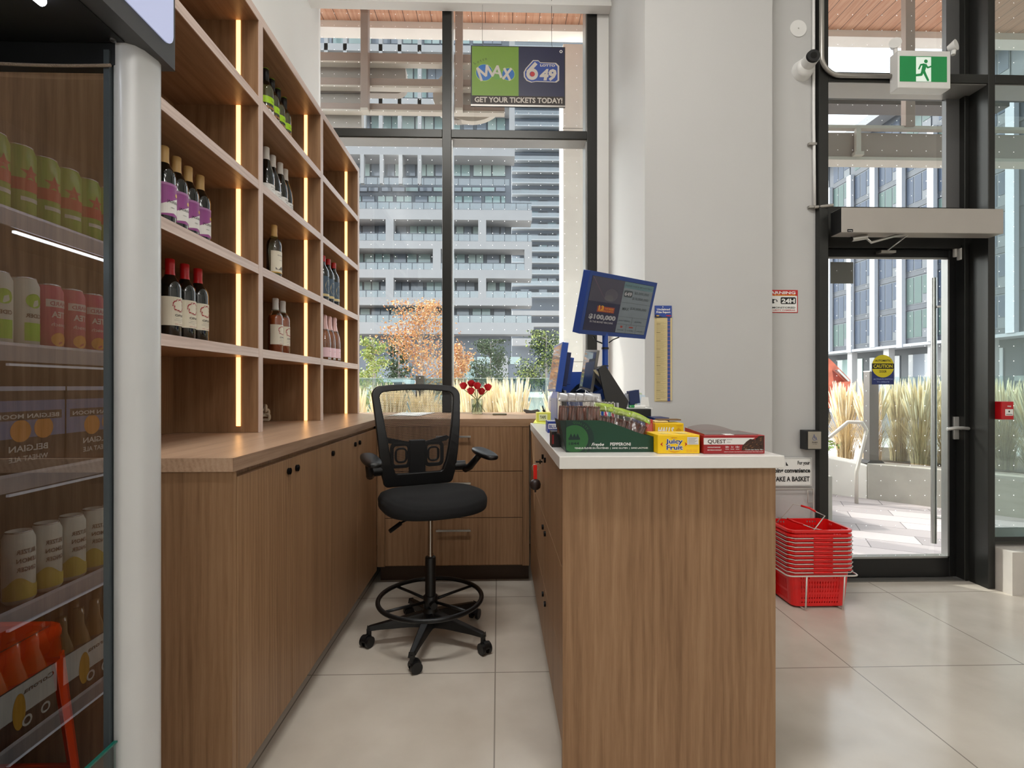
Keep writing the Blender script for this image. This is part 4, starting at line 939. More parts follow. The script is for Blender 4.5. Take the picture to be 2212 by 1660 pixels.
A.build('screen_picture', ld, BL+ux*m_+uy*m_+nn*.0012, ux, uy)
pt = PY(1307, 728, 2.50)
MB().cyl((pt.x, 2.50, CZ+.001), (pt.x, 2.50, pt.z+.06), .0155, tb, n=24).cyl((pt.x, 2.5, CZ+.001), (pt.x, 2.5, CZ+.012), .06, tb).build('pole', ld)
zc1, zc2 = PY(1307, 753, 2.5).z, PY(1307, 791, 2.5).z
MB().cyl((pt.x, 2.50, zc1-.005), (pt.x, 2.50, zc1+.005), .0185, black).cyl((pt.x, 2.50, zc2-.003), (pt.x, 2.50, zc2+.003), .0175, black).build('cable_tie', ld)
pc1, pc2 = PY(1282, 727, 2.47), PY(1337, 729, 2.5)
MB().tube([tuple(pc1), (pc1.x+.012, 2.47, pc1.z-.022), (pt.x-.017, 2.485, pt.z-.034)], .0035, black).tube([tuple(pc2), (pc2.x-.03, 2.49, pc2.z-.012), (pt.x+.017, 2.49, pt.z-.03)], .003, black).build('cable', ld)
# side view monitors
def thin_monitor(name, label, cat, c4, t, body, scr, loc, parts=()):
    th_ = thing(name, label, cat, loc); r = slab('monitor_body', c4, t, body, th_, scr, .003, .010); return th_, r
glossscr = M('glossy_screen', (56, 70, 84), .04, spec=1., coat=1.)
tl, tr, bl, br = PY(1197, 748, 2.50), PY(1214, 746, 2.26), PY(1183, 845, 2.50), PY(1200, 846, 2.26)
a_, r = thin_monitor('ticket_screen', 'blue lottery ticket screen seen edge on, leftmost of the counter screens', 'screen', (tl, tr, bl, br), .028, M('lottery_blue'), glossscr, (.22, 2.4, CZ))
BL, ux, uy, nn, W, Hh = r
MB().prism([(.02, .03), (W-.02, .03), (W-.02, Hh-.04), (.02, Hh-.04)], BL-nn*.028, ux, uy, -nn*.022, tb2).build('rear_housing', a_, .004)
MB().prism([(.04, .04), (W-.04, .04), (W-.04, Hh-.06), (.04, Hh-.06)], BL-nn*.05, ux, uy, -nn*.02, tb).build('rear_housing', a_, .004)
m = BL+ux*W*.5-nn*.03
MB().tube([tuple(m+uy*.03), (m.x+.03, m.y, m.z-.03), (m.x+.035, m.y+.03, CZ+.004)], .014, black).cyl((m.x+.035, m.y+.03, CZ+.001), (m.x+.035, m.y+.03, CZ+.01), .05, black).build('stand', a_)
tl, tr, bl, br = PY(1263, 756, 2.34), PY(1294, 748, 2.12), PY(1251, 838, 2.34), PY(1276, 847, 2.12)
a_, r = thin_monitor('customer_screen', 'glossy thin tablet screen standing in front of the blue terminal', 'screen', (tl, tr, bl, br), .010, M('silver_grey_edge', (120, 118, 114), .35, metal=.4), glossscr, (.37, 2.25, CZ))
BL, ux, uy, nn, W, Hh = r; m = BL+ux*W*.5-nn*.012+uy*.05
MB().tube([tuple(m), (m.x+.03, m.y+.04, m.z-.05), (m.x+.035, m.y+.05, CZ+.004)], .008, M('glossy_white')).cyl((m.x+.035, m.y+.05, CZ+.001), (m.x+.035, m.y+.05, CZ+.008), .045, M('glossy_white')).build('stand', a_)
MB().tube([tuple(BL+ux*W*.6), tuple(BL+ux*W*.6-Vector((.004, 0, .03))), tuple(BL+ux*W*.75-Vector((0, 0, .06)))], .002, M('white_cable')).build('cable', a_)
# black cash register monitor leaning back
a_ = thing('cash_register', 'black touchscreen cash register monitor leaning back between tablet and wall', 'cash register', (.5, 2.15, CZ))
X_ = [PY(1285, 797, 2.1), PY(1298, 790, 2.1), PY(1341, 866, 2.1), PY(1325, 884, 2.1)]
pl = [(p.x, p.z) for p in X_]
gr = M('charcoal_plastic', (40, 40, 40), .45)
MB().prism([pl[0], pl[1], (pl[1][0]+.02, pl[1][1]-.03), (pl[2][0]+.012, pl[2][1]), (pl[3][0], CZ+.012), (pl[3][0]-.015, CZ+.012)], (0, 2.02, 0), (1, 0, 0), (0, 0, 1), (0, .26, 0), gr).build('monitor_body', a_, .006, 3)
MB().prism([(pl[0][0]-.002, pl[0][1]-.004), (pl[0][0]+.002, pl[0][1]-.004), (pl[3][0]-.014, CZ+.03), (pl[3][0]-.018, CZ+.03)], (0, 2.03, 0), (1, 0, 0), (0, 0, 1), (0, .24, 0), M('glossy_black', (8, 8, 10), .06)).build('touch_screen', a_)
MB().box(pl[3][0]-.10, pl[3][0]+.02, 2.0, 2.27, CZ+.001, CZ+.022, gr).build('stand_base', a_, .006)
MB().tube([(pl[2][0]+.01, 2.1, CZ+.09), (pl[2][0]+.03, 2.12, CZ+.07), (pl[2][0]+.035, 2.1, CZ+.03), (pl[2][0]+.06, 2.1, CZ+.02)], .0025, black).tube([(pl[2][0], 2.15, CZ+.10), (pl[2][0]+.035, 2.15, CZ+.085), (pl[2][0]+.05, 2.15, CZ+.04)], .0025, black).build('cable', a_)
# cash drawer (black box) with things on it
q0, q1 = PY(1300, 905, 2.35), PY(1407, 884, 2.35)
cdw = box1('cash_box', q0.x, q1.x, 2.35, 2.72, CZ+.001, q1.z, M('satin_black', (14, 14, 15), .5), None, .004)
tag(cdw, 'black steel cash box under the card terminal against the white column', 'cash box'); ZD = q1.z
p = PY(1372, 881, 2.42)
o = box1('receipt_sheet', p.x-.05, p.x+.07, 2.37, 2.55, ZD+.0005, ZD+.003, paperw); tag(o, 'white paper sheet lying on top of the black cash drawer', 'paper')
o = MB().cyl((p.x-.03, 2.40, ZD+.010), (p.x+.045, 2.41, ZD+.010), .0065, white).cyl((p.x-.035, 2.40, ZD+.010), (p.x-.01, 2.402, ZD+.010), .0068, M('marker_green', (20, 130, 60), .4)).build('marker_pen', None)
tag(o, 'white marker pen with green cap on the black cash drawer', 'pen')
p = PY(1366, 858, 2.46)
ctm = thing('card_terminal', 'navy blue card terminal on a grey wedge stand on the cash drawer', 'card terminal', (p.x, 2.46, ZD))
MB().prism([(-.015, .0), (.024, 0), (.012, .07)], (p.x-.03, 2.46, ZD+.003), (1, 0, 0), (0, 0, 1), (0, .07, 0), M('grey_light')).build('wedge_stand', ctm, .002)
ub = p.z-.032; 
MB().prism([(-.02, ub-.005), (.028, ub+.003), (.022, ub+.068), (-.026, ub+.06)], (p.x+.005, 2.44, 0), (1, 0, 0), (0, 0, 1), (0, .05, 0), M('navy_plastic', (22, 40, 84), .4)).prism([(-.018, ZD+.003-.0), (.012, ZD+.003), (.010, ub+.01), (-.02, ub+.01)], (p.x+.0, 2.455, 0), (1, 0, 0), (0, 0, 1), (0, .035, 0), M('navy_plastic')).build('terminal_body', ctm, .005)
p = PY(1384, 862, 2.56)
for k in range(3):
    o = MB().prism([(-.02, 0), (.028, 0), (.022, .068-.01*k), (-.012, .075-.012*k)], (p.x-.005+.008*k, 2.60-.03*k, ZD+.003), (1, 0, 0), (0, 0, 1), (0, .0015, 0), [M('pale_green_card', (200, 214, 180), .5), M('pale_blue_card', (206, 222, 232), .5), paperw][k]).build('leaflet', None)
    tag(o, ('pale green', 'pale blue', 'white')[k]+' leaflet propped beside the card terminal on the cash drawer', 'leaflet', None)
# lighter tray with coloured lighters
q0, q1 = PY(1272, 893, 2.02), PY(1332, 866, 2.02)
tr_ = thing('lighter_tray', 'white slotted lighter tray behind the green pepperoni box', 'tray', (q0.x, 2.02, CZ))
x0, x1 = q0.x, q1.x; zt_ = q1.z; zb_ = CZ+.02
mb = MB().box(x0, x1, 1.99, 2.16, CZ+.001, zb_+.01, white); n = 8
for i in range(n+1): x = x0+(x1-x0)*i/n; mb.box(x-.0012, x+.0012, 1.99, 2.16, zb_, zt_-.008, white)
for i in range(7): mb.box(x0-.001, x0+.001, 1.99+.025*i, 2.0+.025*i, zb_, zt_-.004, white)
mb.build('tray_body', tr_)
cs = [('yellow', (236, 208, 30)), ('blue', (20, 90, 190)), ('pink', (214, 30, 96)), ('turquoise', (80, 180, 196)), ('magenta', (200, 20, 90))]
w_ = (x1-x0)/n
for i, (nm_, c) in enumerate(cs):
    x = x0+w_*(i+2.5)
    t = thing('lighter', nm_+' lighter with steel hood standing in the white tray', 'lighter', (x, 2.0, CZ), 'lighters in the tray')
    lb = M('lighter_'+nm_, c, .25)
    MB().box(x-w_*.36, x+w_*.36, 1.994, 2.006, zb_+.011, zt_-.022, lb).build('lighter_body', t, .003)
    MB().box(x-w_*.34, x+w_*.34, 1.995, 2.005, zt_-.0215, zt_-.004, steel).box(x-w_*.2, x+w_*.2, 1.993, 1.996, zt_-.018, zt_-.010, M('lighter_hole', (50, 36, 28), .5)).build('lighter_hood', t, .001)
    for k in range(1, 5):
        c2 = copy_tree(t); c2.location = (x, 2.0+.032*k, CZ); c2['label'] = nm_+' lighter hidden in the same slot, %s behind the front one' % NUM[k-1] if False else '%s lighter in the tray, row %s from the front' % (nm_, NUM[k])
# flowers on the desk
p = PZ(1031, 894, CT)
fv = thing('glass_vase', 'clear square glass vase on the oak desk by the window', 'vase', (p.x, p.y, CT))
vg = glass('vase_glass', (232, 240, 234), 1.6, minr=.08)
vh = PY(1031, 862, p.y).z-CT; vr = .043
mb = MB()
def vs_(r, z): return [Vector((p.x+a, p.y+b, CT+z)) for a, b in rr(-r, -r, r, r, .010, 4)]
rings = [vs_(vr*.96, .001), vs_(vr*.96, .012), vs_(vr*.98, vh*.5), vs_(vr, vh)]; n = len(rings[0])
mb.add([q for r_ in rings for q in r_], [(k*n+i, k*n+(i+1) % n, (k+1)*n+(i+1) % n, (k+1)*n+i) for k in range(3) for i in range(n)]+[tuple(range(n)), tuple(range(n, 2*n))], vg).build('vase_glass', fv)
MB().cyl((p.x, p.y, CT+.013), (p.x, p.y, CT+vh*.62), vr*.9, glass('water', (226, 236, 228), .6, minr=.02), n=24).build('water', fv)
rm = M('rose_red', (196, 12, 34), .5); stem = M('stem_green', (96, 116, 52), .6); leafm = M('leaf_green', (84, 124, 50), .5)
for i, (u, v, dy) in enumerate(((1001, 834, .0), (1018, 829, .02), (1031, 834, -.03), (1054, 837, .0), (1017, 845, -.04), (1040, 846, .03))):
    c = PY(u, v, p.y+dy)
    t = thing('red_rose', 'red rose in the square glass vase, %s' % ('farthest left bloom', 'upper left bloom', 'large centre bloom', 'farthest right bloom', 'low left bloom', 'low right bloom half hidden')[i], 'flower', (p.x, p.y, CT), 'roses in the vase')
    mb = MB(); R_ = .034
    mb.blob(c, R_*.5, R_*.5, R_*.62, rm, 10)
    for L in range(3):
        for k in range(5):
            a0 = k*2*PI/5+L*.6; rr_ = R_*(.45+.2*L)
            def f(u_, v_, a0=a0, rr_=rr_, L=L):
                an = a0+(u_-.5)*1.7; ro = rr_*(.45+.62*math.sin(v_*PI*.55)); return Vector((c.x+ro*math.cos(an), c.y+ro*math.sin(an), c.z-R_*.75+R_*(1.6-.18*L)*v_-(.25*R_*(2*u_-1)**2 if v_ > .9 else 0)))
            mb.grid(f, 5, 4, rm)
    mb.build('bloom', t)
    e = Vector((p.x-(c.x-p.x)*.55, p.y-(c.y-p.y)*.5, CT+.015))
    MB().tube([tuple(c-Vector((0, 0, R_*.7))), tuple(c.lerp(e, .45)*.5+Vector((p.x, p.y, CT+vh))*.5), tuple(e)], .0028, stem, n=6).build('stem', t)
    mb = MB()
    for sgn in (-1, 1):
        L0 = c-Vector((0, 0, R_*1.1)); mb.grid(lambda a, b: L0+Vector((sgn*.045*a, .012*(b-.5)*math.sin(PI*a)*2, -.012*a+.016*math.sin(PI*a))), 6, 2, leafm)
    mb.build('leaf', t)
# papers on the desk
pp = [PZ(u, v, CT+.001) for u, v in ((838, 899), (905, 899.5), (940, 892.5), (870, 892))]
o = MB().add([tuple(q) for q in pp], [(0, 1, 2, 3)], paperw).build('printed_paper', None, solid=.003); o.location.z = .002; tag(o, 'white printed papers on the oak desk behind the chair', 'paper')
p = PZ(1080, 897.5, CT); o = box1('eyeglasses_case', p.x-.055, p.x+.05, p.y, p.y+.05, CT+.001, CT+.012, M('olive_case', (120, 118, 92), .5), None, .005); tag(o, 'small flat olive case on the oak desk right of the vase', 'case')
# ------------------------------------------------------------------ drafting chair
CH = Vector((-.344, 2.56, 0)); A0 = math.radians(24)
ch = thing('drafting_chair', 'black mesh back drafting chair with foot ring and five castors in the aisle', 'chair')
fab = M('black_fabric', (11, 11, 12), .95, bump=.3, bscale=500); bk = M('chair_black_plastic', (12, 12, 13), .42)
def mesh_mat():
    N = NT('chair_mesh'); tc = N.n('TexCoord'); sp = N.n('SeparateXYZ'); N.l(tc.outputs['Object'], sp.inputs[0])
    fx = N.math('SUBTRACT', N.math('FRACT', N.math('MULTIPLY', sp.outputs[0], 190)), .5); row_ = N.math('MULTIPLY', sp.outputs[2], 220)
    fx = N.math('SUBTRACT', N.math('FRACT', N.math('ADD', N.math('MULTIPLY', sp.outputs[0], 190), N.math('MULTIPLY', N.math('FLOOR', row_), .5))), .5)
    fz = N.math('SUBTRACT', N.math('FRACT', row_), .5)
    d = N.math('ADD', N.math('MULTIPLY', fx, fx), N.math('MULTIPLY', fz, fz)); hole = N.math('LESS_THAN', d, .155)
    N.b.inputs['Base Color'].default_value = (.006, .006, .007, 1); N.b.inputs['Roughness'].default_value = .6
    tr = N.n('BsdfTransparent'); mx = N.n('MixShader'); N.l(hole, mx.inputs[0]); N.l(N.b.outputs[0], mx.inputs[1]); N.l(tr.outputs[0], mx.inputs[2]); N.l(mx.outputs[0], N.o.inputs[0])
    return N.m
# base
ba = [math.radians(a) for a in (190, 262, 334, 46, 118)]
for k, wa in enumerate(ba):
    a = wa-A0; dx, dy = math.cos(a), math.sin(a); sx, sy = -dy, dx; R1 = .30
    mb = MB()
    def sec(r, w_, z0, z1): return [Vector((dx*r+sx*w_, dy*r+sy*w_, z0)), Vector((dx*r-sx*w_, dy*r-sy*w_, z0)), Vector((dx*r-sx*w_*.7, dy*r-sy*w_*.7, z1)), Vector((dx*r+sx*w_*.7, dy*r+sy*w_*.7, z1))]
    ss = [sec(.02, .030, .075, .150), sec(.10, .027, .082, .135), sec(.24, .020, .080, .108), sec(R1-.006, .017, .076, .098), sec(R1+.008, .013, .074, .094)]
    vs = [q for s_ in ss for q in s_]
    mb.add(vs, [(i*4+j, i*4+(j+1) % 4, i*4+4+(j+1) % 4, i*4+4+j) for i in range(4) for j in range(4)]+[(0, 1, 2, 3), (19, 18, 17, 16)], bk)
    mb.cyl((dx*R1, dy*R1, .048), (dx*R1, dy*R1, .082), .012, bk, n=12)
    lg_ = mb.build('base_leg', ch, .004)
    ca = a+(.9, 2.2, -.5, .4, 1.5)[k]; ex, ey = math.cos(ca), math.sin(ca); c = Vector((dx*R1+ex*.014, dy*R1+ey*.014, .0272)); px_, py_ = -ey, ex
    mb = MB()
    for s_ in (-1, 1): mb.cyl(c+Vector((px_*s_*.010, py_*s_*.010, 0)), c+Vector((px_*s_*.026, py_*s_*.026, 0)), .0268, bk, n=24)
    mb.cyl(c-Vector((px_*.012, py_*.012, 0)), c+Vector((px_*.012, py_*.012, 0)), .012, bk)
    hood = [(.027*math.cos(t), .027*math.sin(t)+.006) for t in [PI*i/10-.1 for i in range(11)]]
    mb.prism(hood, c-Vector((px_*.0095, py_*.0095, 0)), (ex, ey, 0), (0, 0, 1), Vector((px_, py_, 0))*.019, bk)
    mb.build('castor', lg_, .002)
MB().lathe([(.038, .07), (.042, .08), (.040, .15), (.033, .158), (.031, .20), (.028, .205)], (0, 0, 0), bk).lathe([(.028, .205), (.0265, .21), (.0265, .415), (.024, .42), (.0, .42)], (0, 0, 0), bk).build('gas_column', ch)
MB().cyl((0, 0, .41), (0, 0, .66), .0125, M('polished_rod', (170, 165, 160), .18, metal=1), n=20).cyl((0, 0, .41), (0, 0, .435), .0145, M('polished_rod'), n=20).build('gas_rod', ch)
fr = MB(); fr.tube([(.258*math.cos(2*PI*i/64), .258*math.sin(2*PI*i/64), .212) for i in range(64)], .0115, blackm, closed=True, n=12)
for wa in (38, 142, 218, 322):
    a = math.radians(wa)-A0
    fr.tube([(.028*math.cos(a), .028*math.sin(a), .197), (.14*math.cos(a), .14*math.sin(a), .204), (.252*math.cos(a), .252*math.sin(a), .208)], .0075, blackm, n=8)
fr.lathe([(.030, .165), (.036, .168), (.036, .222), (.030, .226)], (0, 0, 0), bk).cyl((.0, -.03, .19), (0, -.062, .19), .017, bk).build('foot_ring', ch)
# seat: rounded waterfall cushion, front is -y
def seat_pt(u, v):
    a = 2*PI*u; cs, sn = math.cos(a), math.sin(a); sg = lambda q, p: math.copysign(abs(q)**p, q)
    prof = [(0, .756), (.55, .756), (.86, .750), (.96, .738), (1.0, .718), (.99, .695), (.93, .676), (.80, .666), (0, .664)]
    t = v*(len(prof)-1); i = min(int(t), len(prof)-2); f = t-i; r = prof[i][0]*(1-f)+prof[i+1][0]*f; z = prof[i][1]*(1-f)+prof[i+1][1]*f
    x = .262*sg(cs, .72)*r*(1-.08*max(0, sn)); y = .245*sg(sn, .74)*r-.03
    z -= .022*max(0, -y-.12)/.15*(1 if z > .69 else .3); z += .012*(x/.26)**2 if z > .71 else 0
    return Vector((x, y, z))
MB().grid(seat_pt, 48, 24, fab).build('seat', ch)
MB().box(-.10, .10, -.10, .12, .63, .668, bk).box(-.05, .05, .10, .27, .64, .662, bk).build('seat_mechanism', ch, .008)
lv = MB().tube([(-.06, -.02, .645), (-.16, -.06, .625), (-.20, -.075, .606)], .005, blackm).cyl((-.165, -.062, .622), (-.222, -.084, .596), .0105, bk, n=14); lv.build('height_lever', ch)
# back: curved rounded frame with mesh
def yb(z, x=0): t = (z-.74)/.56; return .215+.055*t-.06*math.sin(PI*min(1, max(0, t*1.05)))*.6-.18*(abs(x)**2)
def loop(wt, wb, z0, z1, rt, rb, n=10):
    p = []
    def hw(z): t = (z-z0)/(z1-z0); return (wb+(wt-wb)*t**.8 if t > 0 else wb)/2
    pts = []
    for i in range(n+1): a = PI/2*i/n; pts.append((hw(z1-rt)-rt+rt*math.cos(a), z1-rt+rt*math.sin(a)*1.0))
    top = [(x*(1-2*i/10), z1+.010*(1-(1-2*i/10)**2)) for x in (hw(z1)-rt,) for i in range(1, 10)]
    left = [(-x, z) for x, z in pts[::-1]]
    side = [(-hw(z1-rt-(z1-rt-z0-rb)*i/10), z1-rt-(z1-rt-z0-rb)*i/10) for i in range(1, 10)]
    bl_ = [(-hw(z0)+rb-rb*math.cos(PI/2*i/n), z0+rb-rb*math.sin(PI/2*i/n)) for i in range(n+1)]
    bot = [((-hw(z0)+rb)*(1-2*i/10), z0) for i in range(1, 10)]
    br_ = [(-x, z) for x, z in bl_[::-1]]; rs_ = [(-x, z) for x, z in side[::-1]]
    return pts+top+left+side+bl_+bot+br_+rs_
outer = loop(.500, .385, .742, 1.283, .055, .03); inner = loop(.420, .270, .812, 1.250, .032, .02)
mb = MB(); n = len(outer)
wf = lambda r, p: Vector((p[0], yb(p[1], p[0]), p[1]))
mb.ring(outer, inner, (0, 0, 0), (1, 0, 0), (0, 0, 1), (0, .030, 0), bk, warp=wf)
mb.build('back_frame', ch, .006, 3)
MB().grid(lambda u, v: (lambda z: (lambda hw: Vector(((u*2-1)*hw, yb(z, (u*2-1)*hw)+.012+.02*(1-(2*u-1)**2), z)))(.14+.074*max(0, min(1, (z-.80)/.44))**.8))(.80+.46*v), 12, 16, mesh_mat()).build('mesh_panel', ch)
mb = MB()
def y2(z): return yb(z)+.045
for s_ in (-1, 1):
    for (x0, x1, z0, z1, w_) in ((.035, .150, .835, .975, .020), (.055, .125, .862, .948, .012)):
        o_ = [(s_*x, z) for x, z in rr(x0, z0, x1, z1, .03)]; i_ = [(s_*x, z) for x, z in rr(x0+w_, z0+w_, x1-w_, z1-w_, .014)]
        mb.ring(o_, i_, (0, y2(.9), 0), (1, 0, 0), (0, 0, 1), (0, .012, 0), bk)
    mb.prism([(s_*.02, .97), (s_*.165, 1.005), (s_*.185, .995), (s_*.165, .975), (s_*.03, .95)], (0, y2(.97), 0), (1, 0, 0), (0, 0, 1), (0, .01, 0), bk)
mb.build('lumbar_support', ch, .003)
mb = MB(); mb.box(-.045, .045, y2(.9)-.004, y2(.9)+.03, .80, .985, bk)
mb.tube([(0, .255, .76), (0, .285, .70), (0, .25, .665), (0, .16, .65)], .022, bk, n=10); mb.build('back_bracket', ch, .006)
for s_ in (-1, 1):
    mb = MB()
    mb.cyl((s_*.205, yb(.83)+.015, .835), (s_*.262, yb(.83)+.005, .835), .027, bk, n=20)
    mb.tube([(s_*.262, yb(.83)-.0, .815), (s_*.272, .155, .835), (s_*.285, .11, .875), (s_*.292, .07, .905)], .019, bk, n=10, rs=[.022, .02, .018, .017])
    ar = mb.build('arm_bracket', ch)
    mb = MB(); c = Vector((s_*.295, .0, .925))
    mb.grid(lambda u, v: c+Vector((.043*math.copysign(abs(math.cos(2*PI*u))**.75, math.cos(2*PI*u))*math.sin(PI*v)**.45, -.125*math.cos(PI*v)+.0, .019*math.copysign(abs(math.sin(2*PI*u))**.8, math.sin(2*PI*u))*math.sin(PI*v)**.4-.010*math.cos(PI*v))), 20, 16, bk)
    mb.build('arm_pad', ar)
ch.location = CH; ch.rotation_euler = (0, 0, A0)
# ------------------------------------------------------------------ red shopping baskets
rb = M('red_basket_plastic', (224, 18, 18), .34, coat=.2); wire = M('white_wire', (205, 200, 192), .35, metal=.3)
BC = Vector((1.853, 3.005-.03, 0)); BW, BD, BH = .385, .275, .222
def basket():
    t = thing('shopping_basket', '', 'basket')
    mb = MB(); cr_ = .035
    def ringp(z):
        k = z/BH; hw = (.315+(BW-.03-.315)*k)/2; hd = (.225+(BD-.03-.225)*k)/2; r = cr_; pts = []
        NS = 34
        for (ax, ay, bx, by, cx, cy, a0) in ((-hw+r, -hd, hw-r, -hd, hw-r, -hd+r, -PI/2), (hw, -hd+r, hw, hd-r, hw-r, hd-r, 0), (hw-r, hd, -hw+r, hd, -hw+r, hd-r, PI/2), (-hw, hd-r, -hw, -hd+r, -hw+r, -hd+r, PI)):
            for i in range(NS): pts.append(Vector((ax+(bx-ax)*i/NS, ay+(by-ay)*i/NS, z)))
            for i in range(4): a = a0+PI/2*i/4; pts.append(Vector((cx+r*math.cos(a), cy+r*math.sin(a), z)))
        return pts
    zs_ = [.002, .020, .068, .082, .145, .160, .182, .195, .212, BH]
    R_ = [ringp(z) for z in zs_]; n = len(R_[0]); per = 38; vs = [q for r_ in R_ for q in r_]; fs = []
    for j in range(len(zs_)-1):
        for i in range(n):
            k = i % per; side = i//per
            slot = k < 34 and 2 <= k < 32 and k % 2 == 0
            if j in (1, 3) and slot: continue
            if j in (5, 7) and slot and (k < 10 or k > 24): continue
            fs.append((j*n+i, j*n+(i+1) % n, (j+1)*n+(i+1) % n, (j+1)*n+i))
    fs.append(tuple(range(n))[::-1]); mb.add(vs, fs, rb)
    b_ = mb.build('basket_body', t, solid=.003)
    o1 = rr(-BW/2, -BD/2, BW/2, BD/2, .045); i1 = rr(-BW/2+.016, -BD/2+.016, BW/2-.016, BD/2-.016, .036)
    MB().ring(o1, i1, (0, 0, BH-.014), (1, 0, 0), (0, 1, 0), (0, 0, .014), rb).build('basket_rim', t, .002)
    return t
def folded_handle(t, s_):
    y = s_*(BD/2+.003); z = BH-.020
    h = MB().tube([(-BW/2-.003, 0, z), (-BW/2-.003, y*.78, z), (-BW/2+.03, y, z), (BW/2-.03, y, z), (BW/2+.003, y*.78, z), (BW/2+.003, 0, z)], .0028, wire, n=6).build('wire_handle', t)
    MB().tube([(-.055, y, z), (.055, y, z)], .006, rb, n=8).build('handle_grip', h)
b0 = basket(); folded_handle(b0, -1); folded_handle(b0, 1)
NB = 10
for i in range(NB-1):
    t = b0 if i == 0 else copy_tree(b0)
    t.location = (BC.x, BC.y, .012+.0245*i)
    t['label'] = 'red basket at the bottom of the basket stack, held in the white wire stand' if i == 0 else 'red shopping basket in the stack by the door, %s from the bottom' % NUM[i]; t['group'] = 'stacked red shopping baskets'
tb_ = copy_tree([c for c in [b0]][0])
for c in list(tb_.children):
    if c.name.startswith('wire_handle'):
        for g in list(c.children): bpy.data.objects.remove(g)
        bpy.data.objects.remove(c)
tb_.location = (BC.x, BC.y, .012+.0245*(NB-1)); tb_['label'] = 'topmost red shopping basket of the stack with its wire handles raised'; tb_['group'] = 'stacked red shopping baskets'
zt_ = .012+.0245*(NB-1)+BH
def wl(o_, pts, r, m, nm, par, n=6): return MB().tube(pts, r, m, n=n).build(nm, par)
g1 = [PY(1755, 1150, BC.y-BD/2+.01), PY(1782, 1115, BC.y-.09), PY(1762, 1106, BC.y-.05), PY(1748, 1098, BC.y-.03), PY(1730, 1093, BC.y), PY(1714, 1089, BC.y+.03), PY(1694, 1112, BC.y+.05), PY(1672, 1135, BC.y+.09)]
h = wl(None, [tuple(q) for q in g1], .003, wire, 'wire_handle', tb_); wl(None, [tuple(g1[i]) for i in (2, 3, 4)], .006, rb, 'handle_grip', h, 8)
g2 = [PY(1803, 1151, BC.y-BD/2+.01), PY(1756, 1142, BC.y-.05), PY(1735, 1134, BC.y), PY(1715, 1127, BC.y+.03), PY(1700, 1121, BC.y+.06), PY(1680, 1119, BC.y+.09)]
h = wl(None, [tuple(q) for q in g2], .003, wire, 'wire_handle', tb_); wl(None, [tuple(g2[i]) for i in (2, 3, 4)], .006, rb, 'handle_grip', h, 8)
# wire stand with cardboard sign
st = thing('basket_stand', 'white wire basket stand with black and white TAKE A BASKET sign beside the door', 'stand', (BC.x, BC.y, 0))
zr = .198; x0, x1, y0_, y1_ = BC.x-BW/2-.014, BC.x+BW/2+.014, BC.y-BD/2-.012, BC.y+BD/2+.03
MB().tube([(x, y, zr) for x, y in rr(x0, y0_, x1, y1_, .03, 4)], .0045, wire, closed=True).build('wire_ring', st)
for x in (BC.x-.10, BC.x+.12):
    MB().tube([(x, y0_, zr), (x-.008 if x < BC.x else x-.012, y0_-.003, .012), (x-.008, y0_+.02, .0055), (x, y1_, .0055), (x, y1_, zr)], .0045, wire).build('wire_leg', st)
ys_ = 3.118+.012
xs0, xs1 = 1.46, PY(1752, 1000, ys_).x; zs0, zs1 = PY(1720, 1050, ys_).z, PY(1720, 989, ys_).z
xr_ = PY(1755, 1060, ys_).x; zr_ = PY(1755, 1056, ys_).z
MB().tube([(xr_, y1_, zr), (xr_, ys_-.014, .3), (xr_, ys_-.008, zr_), (xr_-.30, ys_-.008, zr_), (xr_-.30, ys_-.008, .3), (xr_-.30, y1_, zr)], .004, wire).tube([(xr_, ys_-.008, zr_-.01), (xr_-.035, ys_-.008, zr_-.01), (xr_-.035, ys_-.008, zr_-.085), (xr_, ys_-.008, zr_-.085)], .003, wire).build('wire_frame', st)
MB().box(xs0, xs1, ys_-.006, ys_-.003, zs0, zs1, paperw).build('sign_board', st)
A = Art(); W = xs1-xs0; Hh = zs1-zs0
A.rect(.004, .004, W-.004, .0055, ink); A.rect(.004, Hh-.0055, W-.004, Hh-.004, ink); A.rect(W-.0055, .004, W-.004, Hh-.004, ink); A.rect(.004, .004, .0055, Hh-.004, ink)
A.text('For your', W-.012, Hh*.76, Hh*.13, ink, .03, .078, 'r'); A.text('shopping convenience', W-.010, Hh*.48, Hh*.155, ink, .04, .290, 'r'); A.text('PLEASE TAKE A BASKET', W-.014, Hh*.17, Hh*.17, ink, .03, .345, 'r')
A.poly([(W-.165, Hh*.72), (W-.15, Hh*.72), (W-.165, Hh*.86)], ink)
A.build('sign_lettering', st, (xs0, ys_-.0063, zs0))
